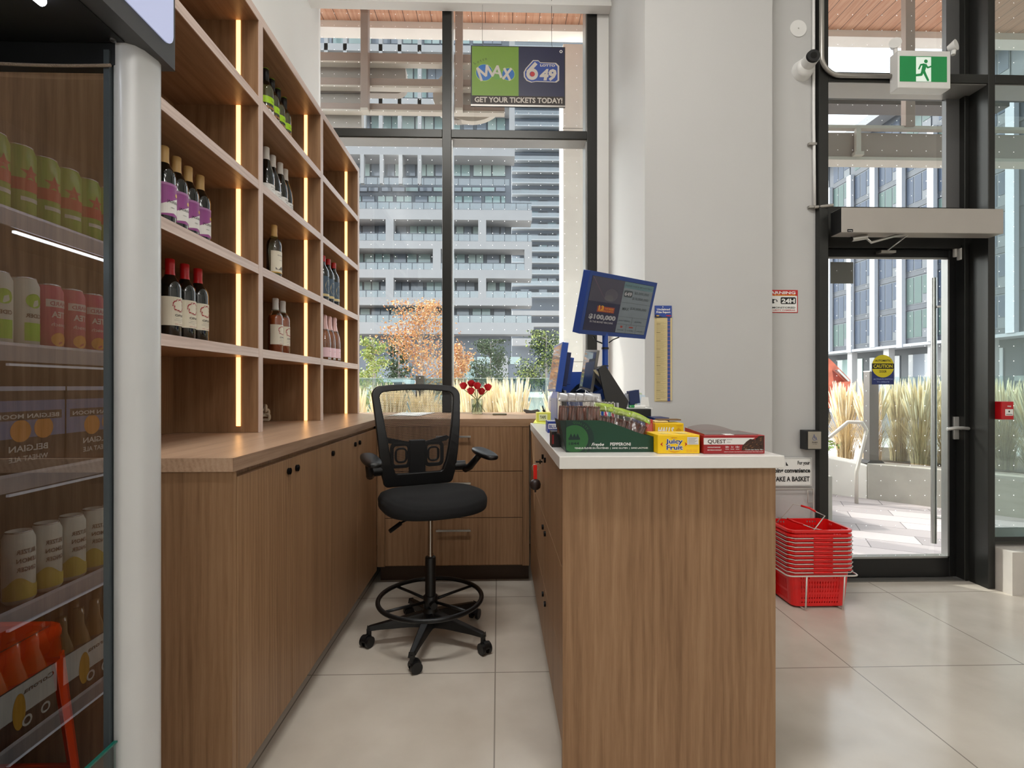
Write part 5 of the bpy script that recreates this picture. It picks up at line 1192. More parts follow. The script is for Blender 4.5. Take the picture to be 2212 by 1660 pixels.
# ------------------------------------------------------------------ things on the walls and storefront
yc = DC-.004
a = PY(1414, 868, yc); b = PY(1450, 687, yc); c = PY(1450, 661, yc)
up = thing('prize_report', 'long beige Unclaimed Prize Report strip with blue header hanging on the white column', 'poster', (a.x, DC, a.z))
W = b.x-a.x
mb = MB()
for k in range(3): mb.box(a.x+.006*k, a.x+W*.92+.006*k, DC-.003-.002*k, DC-.002-.002*k, a.z+.004*k, b.z, M('beige_newsprint', (208, 190, 140), .8))
mb.build('report_sheets', up)
A = Art(); L = b.z-a.z; cb = M('strip_blue', (50, 70, 140), .6); co = M('strip_orange', (206, 130, 80), .6); gl_ = M('faint_print', (150, 134, 96), .8)
A.rect(W*.76, 0, W*.93, L, cb)
for k in range(22): A.rect(W*.76, L*(k/22), W*.93, L*(k/22)+.0018, co)
for k in range(84):
    if k % 9 == 0: A.rect(W*.10, L*(.03+.011*k), W*.34, L*(.03+.011*k)+.002, M('ink_grey', (110, 98, 72), .8))
    else: A.rect(W*.10, L*(.03+.011*k), W*(.50+.05*((k*7) % 5)), L*(.03+.011*k)+.0009, gl_)
A.build('report_print', up, (a.x, DC-.0075, a.z))
MB().box(a.x+.001, b.x+.001, DC-.010, DC-.001, b.z+.003, c.z, M('header_blue', (34, 66, 146), .4)).build('header_card', up)
A = Art(); Hh = c.z-b.z-.003; A.text('Unclaimed', W/2, Hh*.60, Hh*.17, offw, .03, W*.78, 'c'); A.text('Prize Report', W/2, Hh*.36, Hh*.17, offw, .03, W*.84, 'c')
A.poly([(0, 0), (W*.5, 0), (0, Hh*.25)], M('navy_corner', (26, 30, 60), .5)); A.rect(W*.08, Hh*.08, W*.24, Hh*.17, M('label_gold')); A.rect(W*.66, Hh*.08, W*.95, Hh*.17, red); A.disc(W*.46, Hh*.88, .003, offw)
A.build('header_print', up, (a.x+.001, DC-.0103, b.z+.003))
YB = 3.14
a = PY(1640, 676, YB); b = PY(1723, 627, YB); a.x = max(a.x, XC2+.005-.10); W = b.x-(XC2+.006-.075); x0 = b.x-W
wsn = thing('warning_sign', 'red and white WARNING 24H MONITORED camera sign on the wall by the door', 'sign', (b.x, YB, a.z))
Hh = b.z-a.z
# only the part beyond the column corner hangs on this wall
MB().box(XC2+.002, b.x, YB-.003, YB-.0005, a.z, b.z, red).build('sign_board', wsn, .001)
x0 = XC2+.002; W = b.x-x0; A = Art()
A.rect(0, Hh*.035, W-.006, Hh*.74, paperw); A.text('WARNING', W*.93, Hh*.82, Hh*.12, paperw, .03, W*.93, 'r'); A.text('VIDEO SURVEILLANCE', W*.93, Hh*.755, Hh*.04, yellow, .02, W*.90, 'r')
A.rrect(W*.50, Hh*.38, W*.94, Hh*.68, .008, ink); A.text('24H', W*.72, Hh*.43, Hh*.19, paperw, .04, W*.38, 'c')
A.poly([(W*.0, Hh*.66), (W*.38, Hh*.58), (W*.42, Hh*.50), (W*.28, Hh*.40), (0, Hh*.52)], ink); A.poly([(0, Hh*.36), (W*.08, Hh*.34), (W*.13, Hh*.42), (W*.17, Hh*.40), (W*.10, Hh*.29), (0, Hh*.26)], ink); A.disc(W*.34, Hh*.50, W*.04, paperw)
A.text('MONITORED', W*.92, Hh*.19, Hh*.075, ink, .01, W*.66, 'r'); A.text('BY SECURITY CAMERAS', W*.92, Hh*.09, Hh*.05, red, .02, W*.91, 'r')
A.build('sign_print', wsn, (x0, YB-.0032, a.z))
# door push button
q = PY(1759, 951, YF-.035); hw = .042
pbx = thing('push_button', 'square steel wheelchair PUSH door button in a black box beside the door', 'push button', (q.x, YF, q.z))
MB().box(q.x-hw-.006, q.x+hw+.003, YF-.032, YF+.036, q.z-.062, q.z+.058, black).build('button_box', pbx, .003)
MB().box(q.x-hw+.002, q.x+hw, YF-.038, YF-.032, q.z-.055, q.z+.052, M('brushed_plate', (168, 160, 148), .4, metal=.6)).build('button_plate', pbx, .002)
A = Art(); bi = M('button_blue', (60, 76, 130), .5)
A.annulus(-.001, .010, .0105, .013, bi, 20); A.disc(-.003, .030, .0035, bi); A.poly([(-.005, .026), (-.002, .026), (-.0005, .014), (.009, .013), (.013, .003), (.017, .002), (.016, 0), (.011, .001), (.006, .010), (-.004, .011)], bi)
A.text('PUSH', 0, -.018, .008, ink, .02, .032, 'c'); A.text('TO OPEN', 0, -.027, .004, ink, .0, .028, 'c')
A.build('button_print', pbx, (q.x, YF-.0385, q.z))
# round cover plate and camera
q = PY(1724, 62, YB); o = MB().cyl((q.x, YB-.004, q.z), (q.x, YB-.0005, q.z), .053, white, n=40).cyl((q.x, YB-.0055, q.z), (q.x, YB-.004, q.z), .004, steel, n=10).build('cover_plate', None, .001); tag(o, 'round white cover plate with a centre screw high on the wall', 'cover plate')
q = PY(1732, 150, YB); cv = thing('security_camera', 'white round bodied security camera with black lens face high beside the door', 'security camera', (q.x, YB, q.z))
MB().cyl((q.x, YB-.035, q.z-.012), (q.x, YB-.0005, q.z-.012), .058, white, .066, n=32).blob((q.x, YB-.035, q.z-.012), .058, .035, .058, white, 24).build('camera_base', cv)
d_ = Vector((-.10, -.9, .04)).normalized(); c0 = Vector((q.x+.004, YB-.045, q.z)); c1 = c0+d_*.075
MB().cyl(c0, c1, .044, white, .042, n=28).build('camera_head', cv); MB().cyl(c1-d_*.002, c1+d_*.012, .0415, black, .037, n=28).cyl(c1+d_*.012, c1+d_*.0135, .02, M('glossy_black'), n=24).build('camera_lens', cv)
# conduits
cm = M('galvanised_conduit', (168, 164, 158), .35, metal=.7)
xs_, zc_ = PY(1776, 60, YF-.02).x, PY(1850, 163, YF-.02).z
cpt = [(xs_, YF-.016, CEIL-.01), (xs_, YF-.016, zc_+.16)]+[(xs_+.12-.12*math.cos(a), YF-.016, zc_+.12-.12*math.sin(a)) for a in [PI/2*i/8 for i in range(9)]]+[(PY(1925, 163, YF-.02).x, YF-.016, zc_)]
ex_ = MB().tube(cpt, .0135, cm, n=14).build('bent_conduit', None); tag(ex_, 'thick steel conduit bending from the ceiling to the exit sign', 'conduit')
xs2 = 1.985; z1_ = PY(1765, 448, YB-.01).z
c2 = thing('wall_conduit', 'thin white conduit running down the wall corner beside the door frame', 'conduit', (xs2, YB-.012, z1_))
MB().tube([(xs2, YB-.012, CEIL-.01), (xs2, YB-.012, 3.0), (xs2+.004, YB-.011, 2.7), (xs2+.006, YB-.012, z1_)], .009, white, n=12).build('conduit_pipe', c2)
for zz_ in (PY(1765, 314, YB).z, z1_): MB().box(xs2-.035, xs2+.016, YB-.024, YB-.0005, zz_-.008, zz_+.008, cm).build('clamp', c2, .002)
MB().cyl((xs2+.0, YB-.02, z1_-.004), (PY(1800, 452, YF-.02).x, YF-.02, z1_-.004), .010, cm, n=12).build('flex_connector', c2)
# exit sign
yE = 3.03; a = PY(1940, 190, yE); b = PY(2054, 110, yE)
ex = thing('exit_sign', 'white box sign with green running man above the door and two lamp heads', 'exit sign', ((a.x+b.x)/2, YF, a.z))
MB().box(a.x, b.x, yE, YF-.001, a.z, b.z, white).build('sign_box', ex, .006, 3)
p0, p1 = PY(1943+.5, 176, yE), PY(2045, 123, yE)
ggm = M('exit_green', (26, 122, 66), .3, emit=(26, 130, 68), es=.35)
MB().box(p0.x, p1.x, yE-.002, yE, p0.z, p1.z, ggm).build('green_panel', ex)
A = Art(); W = p1.x-p0.x; Hh = p1.z-p0.z; ew = M('exit_white', (225, 238, 228), .4, emit=(225, 240, 228), es=.35)
A.poly([(W*.34, 0), (W*.66, 0), (W*.66, Hh*.97), (W*.34, Hh*.97)], ew)
A.disc(W*.55, Hh*.80, Hh*.075, ggm)
def limb(pts, w0, w1):
    for i in range(len(pts)-1):
        (xa, ya), (xb, yb_) = pts[i], pts[i+1]; L = math.hypot(xb-xa, yb_-ya); nx, ny = -(yb_-ya)/L, (xb-xa)/L; r0 = w0+(w1-w0)*i/len(pts); r1 = w0+(w1-w0)*(i+1)/len(pts)
        A.poly([(xa+nx*r0, ya+ny*r0), (xa-nx*r0, ya-ny*r0), (xb-nx*r1, yb_-ny*r1), (xb+nx*r1, yb_+ny*r1)], ggm); A.disc(xb, yb_, r1, ggm, n=12)
H_ = Hh
limb([(W*.53, H_*.70), (W*.49, H_*.42)], H_*.085, H_*.07)
limb([(W*.52, H_*.68), (W*.44, H_*.66), (W*.40, H_*.50)], H_*.035, H_*.03); limb([(W*.54, H_*.68), (W*.585, H_*.55), (W*.66, H_*.60)], H_*.035, H_*.03)
limb([(W*.50, H_*.42), (W*.54, H_*.25), (W*.59, H_*.06)], H_*.055, H_*.04); limb([(W*.48, H_*.42), (W*.45, H_*.27), (W*.34, H_*.24)], H_*.055, H_*.04)
A.build('running_man', ex, (p0.x, yE-.0024, p0.z))
for (u, v, s_) in ((1933, 95, -1), (2061, 99, 1)):
    q = PY(u, v, yE+.03)
    MB().cyl((q.x-s_*.006, q.y, b.z-.004), (q.x-s_*.002, q.y, q.z-.03), .012, white, n=12).build('lamp_swivel', ex)
    d_ = Vector((s_*.45, -.85, .1)).normalized(); q = Vector(q)
    MB().cyl(q+d_*.012, q-d_*.03, .034, white, .018, n=28).build('lamp_head', ex)
# door operator
a = PY(1818, 448, 3.0); b = PY(2168, 505, 3.0)
op = thing('door_operator', 'long grey automatic door operator box above the entrance door', 'door opener', ((a.x+b.x)/2, YF, b.z))
MB().box(a.x, b.x, 3.0, YF-.001, b.z, a.z, M('operator_beige', (176, 170, 163), .4, metal=.3)).build('operator_box', op, .003)
MB().box(a.x-.0012, a.x-.0002, 3.003, YF-.002, b.z+.003, a.z-.003, black).build('end_cap', op)
A = Art(); A.rrect(0, 0, .036, .018, .004, ink); A.text('swing', .018, .006, .006, offw, .02, .024, 'c'); q = PY(1830, 503, 3.0); A.build('maker_badge', op, (q.x, 2.9995, q.z+.004))
mb = MB(); p = [PY(1848, 517, 3.05), PY(1868, 512, 3.05), PY(1882, 524, 3.06), PY(1972, 499, 3.02), PY(1918, 540, 3.2)]
mb.cyl(p[0]-Vector((.025, 0, 0)), p[1]+Vector((.01, 0, 0)), .016, steel, n=12); mb.tube([tuple(p[1]), tuple(p[2]), tuple(p[3])], .008, steel, n=8); mb.tube([tuple(p[3]), tuple(p[4])], .006, steel, n=8)
mb.cyl(p[3]-Vector((.014, 0, 0)), p[3]+Vector((.016, 0, 0)), .012, chrome, n=12); mb.build('closer_arm', op)
q = PY(1915, 545, YG-.03); MB().box(q.x-.05, q.x+.05, YG-.05, YG-.001, q.z-.008, q.z+.008, cm).build('arm_shoe', op, .002)
# fire alarm pull station
a = PY(2157, 907, 3.06); b = PY(2190, 868, 3.06)
fa = thing('fire_alarm', 'small red fire alarm pull station on the right mullion', 'fire alarm', ((a.x+b.x)/2, 3.09, a.z))
MB().box(XM1+.001, b.x, 3.06, 3.12, a.z, b.z, M('alarm_red', (186, 14, 22), .3)).build('alarm_box', fa, .003)
W = b.x-XM1; Hh = b.z-a.z; A = Art(); A.rect(W*.28, Hh*.22, W*.92, Hh*.58, offw); A.disc(W*.6, Hh*.45, W*.07, ink); A.text('FIRE', W*.6, Hh*.70, Hh*.08, offw, .02, W*.3, 'c'); A.rect(W*.34, Hh*.27, W*.86, Hh*.30, ink); A.build('alarm_print', fa, (XM1+.001, 3.0597, a.z))
# lotto sign hanging in the window
yS = 3.93; a = PY(1017, 229, yS); b = PY(1221, 101.5, yS); W = b.x-a.x; Hh = b.z-a.z
ls = thing('lottery_sign', 'green and navy LOTTO sign hanging from strings in the upper right window pane', 'sign', ((a.x+b.x)/2, yS, a.z))
MB().box(a.x, b.x, yS, yS+.014, a.z, b.z, M('sign_edge_black', (24, 22, 22), .4)).build('sign_board', ls, .002)
gA = M('lotto_green', (112, 148, 44), .45); nv = M('lotto_navy', (22, 24, 62), .4); A = Art(); hb = Hh*.175; m_ = W*.012
A.rect(m_, hb, W*.505, Hh*.985, gA); A.rect(W*.505, hb, W-m_, Hh*.985, nv); A.rect(m_, Hh*.035, W-m_, hb, M('sign_brown_black', (42, 30, 24), .5)); A.rect(0, 0, W, Hh*.03, M('sign_rail', (150, 146, 140), .3, metal=.5))
pw = M('sign_pale_print', (196, 188, 178), .5); A.text('GET YOUR TICKETS TODAY!', W*.505, hb*.38, hb*.50, pw, .03, W*.93, 'c')
U = lambda x: (x-303)/(1905-303)*W; V = lambda y: (1190-y)/(1190-170)*Hh
bl2 = M('lotto_ball_blue', (16, 96, 170), .3); bgn = M('lotto_ball_green', (96, 150, 50), .3); dkt = M('lotto_dark_text', (60, 70, 30), .5)
r1 = U(303+145); A.disc(U(530), V(628), U(303+148), M('lotto_glow', (150, 184, 80), .5)); A.disc(U(940), V(648), U(303+112), M('lotto_glow'))
A.disc(U(530), V(625), U(303+138), bl2); A.disc(U(745), V(640), U(303+100), bgn); A.disc(U(938), V(648), U(303+103), bl2)
for i, ch_ in enumerate('Lotto'): A.text(ch_, U(385+42*i+(8 if i else 0)), V(485-22*i+2*i*i*.5), V(1190-48 if ch_ in 'Ltt' else 1190-48), dkt, 0, None, 'c', rot=.75-.16*i)
def zig(pts, w_, m): 
    for i in range(len(pts)-1):
        (xa, ya), (xb, yb_) = [(U(p[0]), V(p[1])) for p in (pts[i], pts[i+1])]; L = math.hypot(xb-xa, yb_-ya); nx, ny = -(yb_-ya)/L*w_, (xb-xa)/L*w_; ex_, ey_ = (xb-xa)/L*w_*.5, (yb_-ya)/L*w_*.5
        A.poly([(xa+nx-ex_, ya+ny-ey_), (xa-nx-ex_, ya-ny-ey_), (xb-nx+ex_, yb_-ny+ey_), (xb+nx+ex_, yb_+ny+ey_)], m)
lw = W*.0125
zig([(485, 760), (415, 555), (560, 680), (575, 510), (670, 675)], lw, pw); zig([(665, 680), (755, 515), (815, 700)], lw, pw); zig([(700, 625), (790, 640)], lw*.7, pw); zig([(870, 555), (965, 745)], lw, pw); zig([(985, 555), (850, 725)], lw, pw)
lg = [(1360, 410), (1445, 410), (1480, 445), (1740, 450), (1790, 500), (1790, 735), (1745, 770), (1410, 762), (1330, 778), (1255, 750), (1210, 690), (1205, 610), (1240, 545)]
def off(P, k):
    cx = sum(p[0] for p in P)/len(P); cy = sum(p[1] for p in P)/len(P); return [(U(cx+(x-cx)*k), V(cy+(y-cy)*k)) for x, y in P]
A.poly(off(lg, 1.035), pw); A.poly(off(lg, .95), M('lotto_royal', (28, 62, 142), .4))
A.annulus(U(1342), V(640), W*.028, W*.062, pw); zig([(1275, 600), (1400, 465)], W*.019, pw); A.disc(U(1347), V(640), W*.026, M('lotto_red', (176, 26, 28), .3))
A.text('49', U(1612), V(732), V(1190-180), pw, .05, U(303+290), 'c', shear=.15); A.text('LOTTO', U(1605), V(508), V(1190-38), pw, .05, U(303+255), 'c'); A.annulus(U(1832), V(252), .006, .012, offw, 18)
A.build('sign_print', ls, (a.x, yS-.0005, a.z))
strm = M('string_grey', (120, 116, 110), .7)
for u in (1043, 1193): 
    t0_ = PY(u, 101, yS+.007); MB().tube([(t0_.x, yS+.007, b.z-.004), (t0_.x-.004, yS+.009, b.z+.02), (t0_.x-.004, yS+.02, HT+.02), (t0_.x-.004, yS+.035, HT+.1)], .0016, strm if u < 1100 else black, n=5).build('hanging_string', ls)
# ================================================================== outside
conc = M('pale_concrete', (244, 238, 230), .8, noise=.06, nscale=3); concg = M('grey_concrete', (176, 170, 160), .85, noise=.14, nscale=4)
asph = M('asphalt', (110, 110, 114), .9, noise=.1, nscale=6); side = M('sidewalk', (196, 190, 184), .85, noise=.05, nscale=2)
def paver_mat():
    N = NT('pavers'); tc = N.n('TexCoord'); mp = N.n('Mapping'); N.l(tc.outputs['Object'], mp.inputs[0]); mp.inputs['Rotation'].default_value = (0, 0, math.radians(28))
    br = N.n('TexBrick'); br.offset = .5; br.inputs['Scale'].default_value = 1; br.inputs['Mortar Size'].default_value = .004; br.inputs['Brick Width'].default_value = .78; br.inputs['Row Height'].default_value = .26
    br.inputs['Color1'].default_value = (*lin((188, 177, 176)), 1); br.inputs['Color2'].default_value = (*lin((104, 97, 99)), 1); br.inputs['Mortar'].default_value = (*lin((110, 104, 104)), 1); br.inputs['Bias'].default_value = -.45
    N.l(mp.outputs[0], br.inputs['Vector']); N.l(br.outputs['Color'], N.b.inputs['Base Color']); N.b.inputs['Roughness'].default_value = .85
    return N.m
def ST(name, *a, **k): o = box1(name, *a, **k); o['kind'] = 'structure'; return o
pv_ = paver_mat(); o = MB().box(-8, 14, 4.25, 9.5, -.12, -.02, pv_).box(1.67, 14, 3.375, 4.25, -.12, -.02, pv_).build('paving'); o['kind'] = 'structure'
ST('sidewalk', -30, 37, 9.5, 12.5, -.14, -.03, side)
ST('street', -60, 37.5, 12.5, 26, -.2, -.10, asph)
ST('far_ground', -80, 90, 26, 170, -.2, -.06, side)
# timber soffit with concrete beam and column
def plank():
    N = NT('cedar_soffit'); tc = N.n('TexCoord'); sp = N.n('SeparateXYZ'); N.l(tc.outputs['Object'], sp.inputs[0])
    f = N.math('FRACT', N.math('DIVIDE', sp.outputs[0], .148)); mk = N.math('GREATER_THAN', f, .05)
    mp = N.n('Mapping'); mp.inputs['Scale'].default_value = (30, 2, 30); N.l(tc.outputs['Object'], mp.inputs[0]); ns = N.n('TexNoise'); ns.inputs['Scale'].default_value = 1.5; N.l(mp.outputs[0], ns.inputs['Vector'])
    cr = N.n('ValToRGB'); e = cr.color_ramp.elements; e[0].position = .3; e[0].color = (*lin((196, 138, 106)), 1); e[1].position = .7; e[1].color = (*lin((218, 170, 140)), 1); N.l(ns.outputs[0], cr.inputs[0])
    mx = N.n('MixRGB'); N.l(mk, mx.inputs[0]); mx.inputs[1].default_value = (*lin((90, 60, 46)), 1); N.l(cr.outputs[0], mx.inputs[2]); N.l(mx.outputs[0], N.b.inputs['Base Color']); N.b.inputs['Roughness'].default_value = .6
    return N.m
ST('entrance_soffit', -9, 9, 4.22, 5.62, 5.31, 5.36, plank())
ST('wall_above_window', -9, 9, 4.22, 4.3, 4.9, 5.31, conc)
mb = MB().box(-9, 9, 5.60, 5.78, 5.235, 5.70, conc).box(-9, 9, 5.595, 5.60, 5.31, 5.36, conc)
o = mb.build('entrance_beam', None, .01); o['kind'] = 'structure'
xc0, xc1 = PY(1216, 400, 5.60).x, PY(1275, 400, 5.60).x
o = MB().box(xc0, xc1, 5.60, 5.95, -.02, 5.1, conc).build('entrance_column', None, .012); o['kind'] = 'structure'
for z in (1.55, 4.15): MB().box(xc0-.001, xc1+.001, 5.598, 5.952, z, z+.008, M('joint_grey', (170, 164, 156), .9)).build('column_joint', o)
# back of the rooftop letter sign: posts, rails and letter panels
bs = thing('sign_frame', 'rear of a large letter sign with rails and hanging posts under the timber soffit', 'sign', (-.5, 5.2, 4.3))
br_ = M('sign_taupe', (164, 147, 137), .6); rl = M('rail_pale', (206, 198, 186), .5); pg = M('letter_back_grey', (172, 164, 156), .65)
yR = 5.25
for u in (790, 992): 
    a, b = PY(u-8, 240, yR), PY(u+8, 240, yR); MB().box(a.x, b.x, yR-.06, yR+.02, a.z, 5.31, br_).box(a.x+.0, b.x-.0, yR-.07, yR+.03, a.z-.025, a.z, rl).build('hanging_post', bs, .004)
for v0, v1 in ((122, 138), (176, 190), (230, 242)):
    a, b = PY(600, v1, yR+.06), PY(1090, v0, yR+.06); MB().box(-2.6, b.x, yR+.04, yR+.09, a.z+.02, b.z, br_).box(-2.6, b.x, yR+.02, yR+.10, a.z, a.z+.02, rl).build('sign_rail', bs)
def panelpoly(pts, nm='letter_back', y=yR+.14, t=.10): MB().prism([(PY(u, v, y).x, PY(u, v, y).z) for u, v in pts], (0, y, 0), (1, 0, 0), (0, 0, 1), (0, t, 0), pg).build(nm, bs, .004)
def arcp(cu, cv, r, a0, a1, n=10): return [(cu+r*math.cos(math.radians(a0+(a1-a0)*i/n)), cv+r*math.sin(math.radians(a0+(a1-a0)*i/n))) for i in range(n+1)]
panelpoly([(600, 130), (858, 130)]+arcp(858, 150, 18, -80, 0)+arcp(856, 180, 22, 0, 90)+[(700, 200), (600, 200)])
panelpoly([(600, 203), (780, 203), (781, 275), (600, 275)])
panelpoly(arcp(990, 205, 55, 80, 280, 16)+[(1030, 150), (1030, 258)], y=yR+.16)
pd = [(PY(u, v, yR+.15).x, PY(u, v, yR+.15).z) for u, v in arcp(1020, 180, 82, 30, 150, 18)]; pe = [(PY(u, v, yR+.15).x, PY(u, v, yR+.15).z) for u, v in arcp(1020, 180, 72, 150, 30, 18)]
mb = MB(); n = len(pd)
for i in range(n-1): mb.prism([pd[i], pd[i+1], pe[n-2-i], pe[n-1-i]], (0, yR+.15, 0), (1, 0, 0), (0, 0, 1), (0, .08, 0), rl)
mb.build('letter_edge', bs)
# over the door
ds = thing('entrance_sign_frame', 'taupe sign panel with pale rails hanging outside above the entrance door', 'sign', (3.6, 4.4, 3.2))
yQ = 4.7
q = lambda u, v: PY(u, v, yQ)
MB().box(q(1700, 0).x, 5.2, yQ, yQ+.12, q(0, 322).z, q(0, 262).z, br_).box(q(1700, 0).x, 5.2, yQ-.02, yQ+.14, q(0, 325).z, q(0, 318).z, rl).box(q(1700, 0).x, 5.2, yQ-.04, yQ+.02, q(0, 256).z, q(0, 249).z, rl).build('sign_panel', ds)
MB().box(q(1700, 0).x, 5.2, yQ+.3, yQ+.5, q(0, 156).z, q(0, 135).z, M('dark_rail', (96, 92, 88), .5)).build('sign_rail', ds)
MB().box(q(1946, 0).x, q(1966, 0).x, yQ-.06, yQ+.0, q(0, 252).z, 5.31, br_).build('hanging_post', ds, .003)
MB().box(q(1842, 0).x, q(1852, 0).x, yQ-.05, yQ-.02, q(0, 316).z, q(0, 255).z, rl).box(q(1838, 0).x, q(1857, 0).x, yQ-.06, yQ-.01, q(0, 318).z, q(0, 310).z, rl).build('bracket', ds)
# small dark sticker block on the door glass top (rear of a notice)
a, b = PY(1793, 613, YG+.03), PY(1842, 567, YG+.03); o = MB().box(a.x, b.x, YG+.024, YG+.027, a.z, b.z, M('notice_back', (92, 88, 76), .7)).build('notice_back', None); tag(o, 'back of a taupe notice taped to the upper left of the door glass', 'notice')
# glass railing and posts
gr_ = glass('railing_glass', (216, 232, 230), 1.2, minr=.05)
pm = M('taupe_powder_coat', (112, 106, 102), .45, metal=.2)
yL = 6.35
rail = thing('glass_railing', 'frameless glass railing behind the feather grass seen through the window', 'railing', (-1, yL, 0))
zt2 = PY(1000, 818, yL).z
for x0, x1 in ((-4, -1.05), (-.93, .9), (1.0, 3.9)): MB().box(x0, x1, yL, yL+.012, .30, zt2, gr_).box(x0, x1, yL-.001, yL+.013, zt2, zt2+.006, M('glass_edge_pale', (196, 214, 212), .2)).build('railing_glass', rail)
a, b = PY(899, 812, yL), PY(917, 812, yL); MB().box(a.x, b.x, yL-.05, yL+.06, -.02, a.z, M('railing_post_dark', (64, 60, 56), .5)).build('railing_post', rail, .004)
PC = Vector((4.12, 5.62, 0))      # corner of the low planter wall
pc0 = PZ(1873, 1078, -.02)
ps = thing('corner_post', 'grey square railing post standing on the planter corner outside the door', 'post', (pc0.x, pc0.y, .38))
ztp, xpl, xpr = PY(1880, 804, pc0.y+.1).z, PY(1873, 900, pc0.y+.1).x, PY(1893, 900, pc0.y+.1).x
PH = PY(1880, 1001, pc0.y+.05).z
mb = MB().box(xpl, xpr, pc0.y+.06, pc0.y+.16, PH, ztp, pm).box(xpl-.0, xpr+.0, pc0.y+.055, pc0.y+.165, ztp, ztp+.012, rl); mb.build('post_shaft', ps, .003)
MB().prism([(xpl-.05, PH-.002), (xpr+.06, PH-.002), (xpr+.02, PH+.03), (xpl-.01, PH+.03)], (0, pc0.y+.04, 0), (1, 0, 0), (0, 0, 1), (0, .14, 0), M('post_foot', (70, 68, 68), .5)).build('post_foot', ps, .003)
# planter walls
pk = thing('planter', 'low grey concrete planter wall outside the entrance door', 'planter', (pc0.x, pc0.y, 0))
pr1 = PZ(2030, 1098, -.02); dr = (pr1-pc0); dr.z = 0; dr.normalize(); pr2 = pc0+dr*3.2; nb = Vector((-dr.y, dr.x, 0))
if nb.y < 0: nb = -nb
wall_ = [pc0, pr2, pr2+nb*.30, pc0+nb*.30]
MB().prism([(p.x, p.y) for p in wall_], (0, 0, -.03), (1, 0, 0), (0, 1, 0), (0, 0, PH+.03), concg).build('planter_wall', pk, .015)
dl = Vector((-.72, .69, 0)).normalized(); pl2 = pc0+dl*2.6; nl = Vector((dl.y, -dl.x, 0)); 
if nl.y < 0: nl = -nl
vs = [pc0+Vector((0, 0, -.03)), pl2+Vector((0, 0, -.03)), pl2+nl*.25+Vector((0, 0, -.03)), pc0+nl*.25+Vector((0, 0, -.03)), pc0+Vector((0, 0, PH)), pl2+Vector((0, 0, PH+.36)), pl2+nl*.25+Vector((0, 0, PH+.36)), pc0+nl*.25+Vector((0, 0, PH))]
MB().add(vs, [(3, 2, 1, 0), (4, 5, 6, 7), (0, 1, 5, 4), (1, 2, 6, 5), (2, 3, 7, 6), (3, 0, 4, 7)], conc).build('ramp_wall', pk, .012)
soil = M('soil', (92, 74, 56), .95, noise=.3, nscale=30)
MB().prism([(p.x, p.y) for p in (pc0+nb*.3, pr2+nb*.3, pr2+nb*2.6, pc0+nb*2.6+dl*.5)], (0, 0, PH-.08), (1, 0, 0), (0, 1, 0), (0, 0, .03), soil).build('soil', pk)
gp = pc0+nb*.15
MB().prism([(0, 0), (2.9, 0), (2.9, .012), (0, .012)], (gp.x+.14, gp.y, PH+.04), tuple(dr), (0, 0, 0), (0, 0, 0), gr_) if False else None
rg = thing('planter_glass_railing', 'clear glass guard standing on the planter wall right of the grey post', 'railing', (gp.x, gp.y, PH))
A_ = gp+dr*.12; B_ = gp+dr*3.0; ztg = PY(1980, 815, A_.y).z
MB().add([(A_.x, A_.y, PH+.03), (B_.x, B_.y, PH+.03), (B_.x, B_.y, ztg), (A_.x, A_.y, ztg)], [(0, 1, 2, 3)], gr_).build('railing_glass', rg)
pw_ = thing('window_planter', 'concrete planter bed outside the window filled with feather grass', 'planter', (-.5, 5.2, 0))
MB().box(-4, 3.2, 4.75, 4.95, -.03, .42, concg).box(-4, 3.2, 6.45, 6.6, -.03, .42, concg).build('planter_wall', pw_, .01); MB().box(-4, 3.2, 4.95, 6.45, .0, .36, soil).build('soil', pw_)
# handrail
hr = thing('handrail', 'bent pale steel handrail beside the ramp outside the door', 'handrail', tuple(pc0))
hp = [PY(1700, 1008, 5.9), PY(1793, 944, 5.7), PY(1832, 912, 5.6), PY(1862, 913, 5.52), PY(1872, 930, 5.5), PY(1850, 1020, 5.5), PY(1850, 1076, 5.5)]
hp[-1].z = -.02; hr.location = hp[-1]
pts = []
for i in range(len(hp)): 
    if 0 < i < len(hp)-1: pts += [hp[i].lerp(hp[i-1], .12), hp[i], hp[i].lerp(hp[i+1], .12)]
    else: pts.append(hp[i])
MB().tube([tuple(q_) for q_ in pts], .019, M('satin_rail', (214, 206, 196), .35, metal=.4), n=12).build('rail_tube', hr)
MB().tube([tuple(hp[0]), (hp[0].x, hp[0].y, -.02)], .019, M('satin_rail')).build('rail_post', hr)
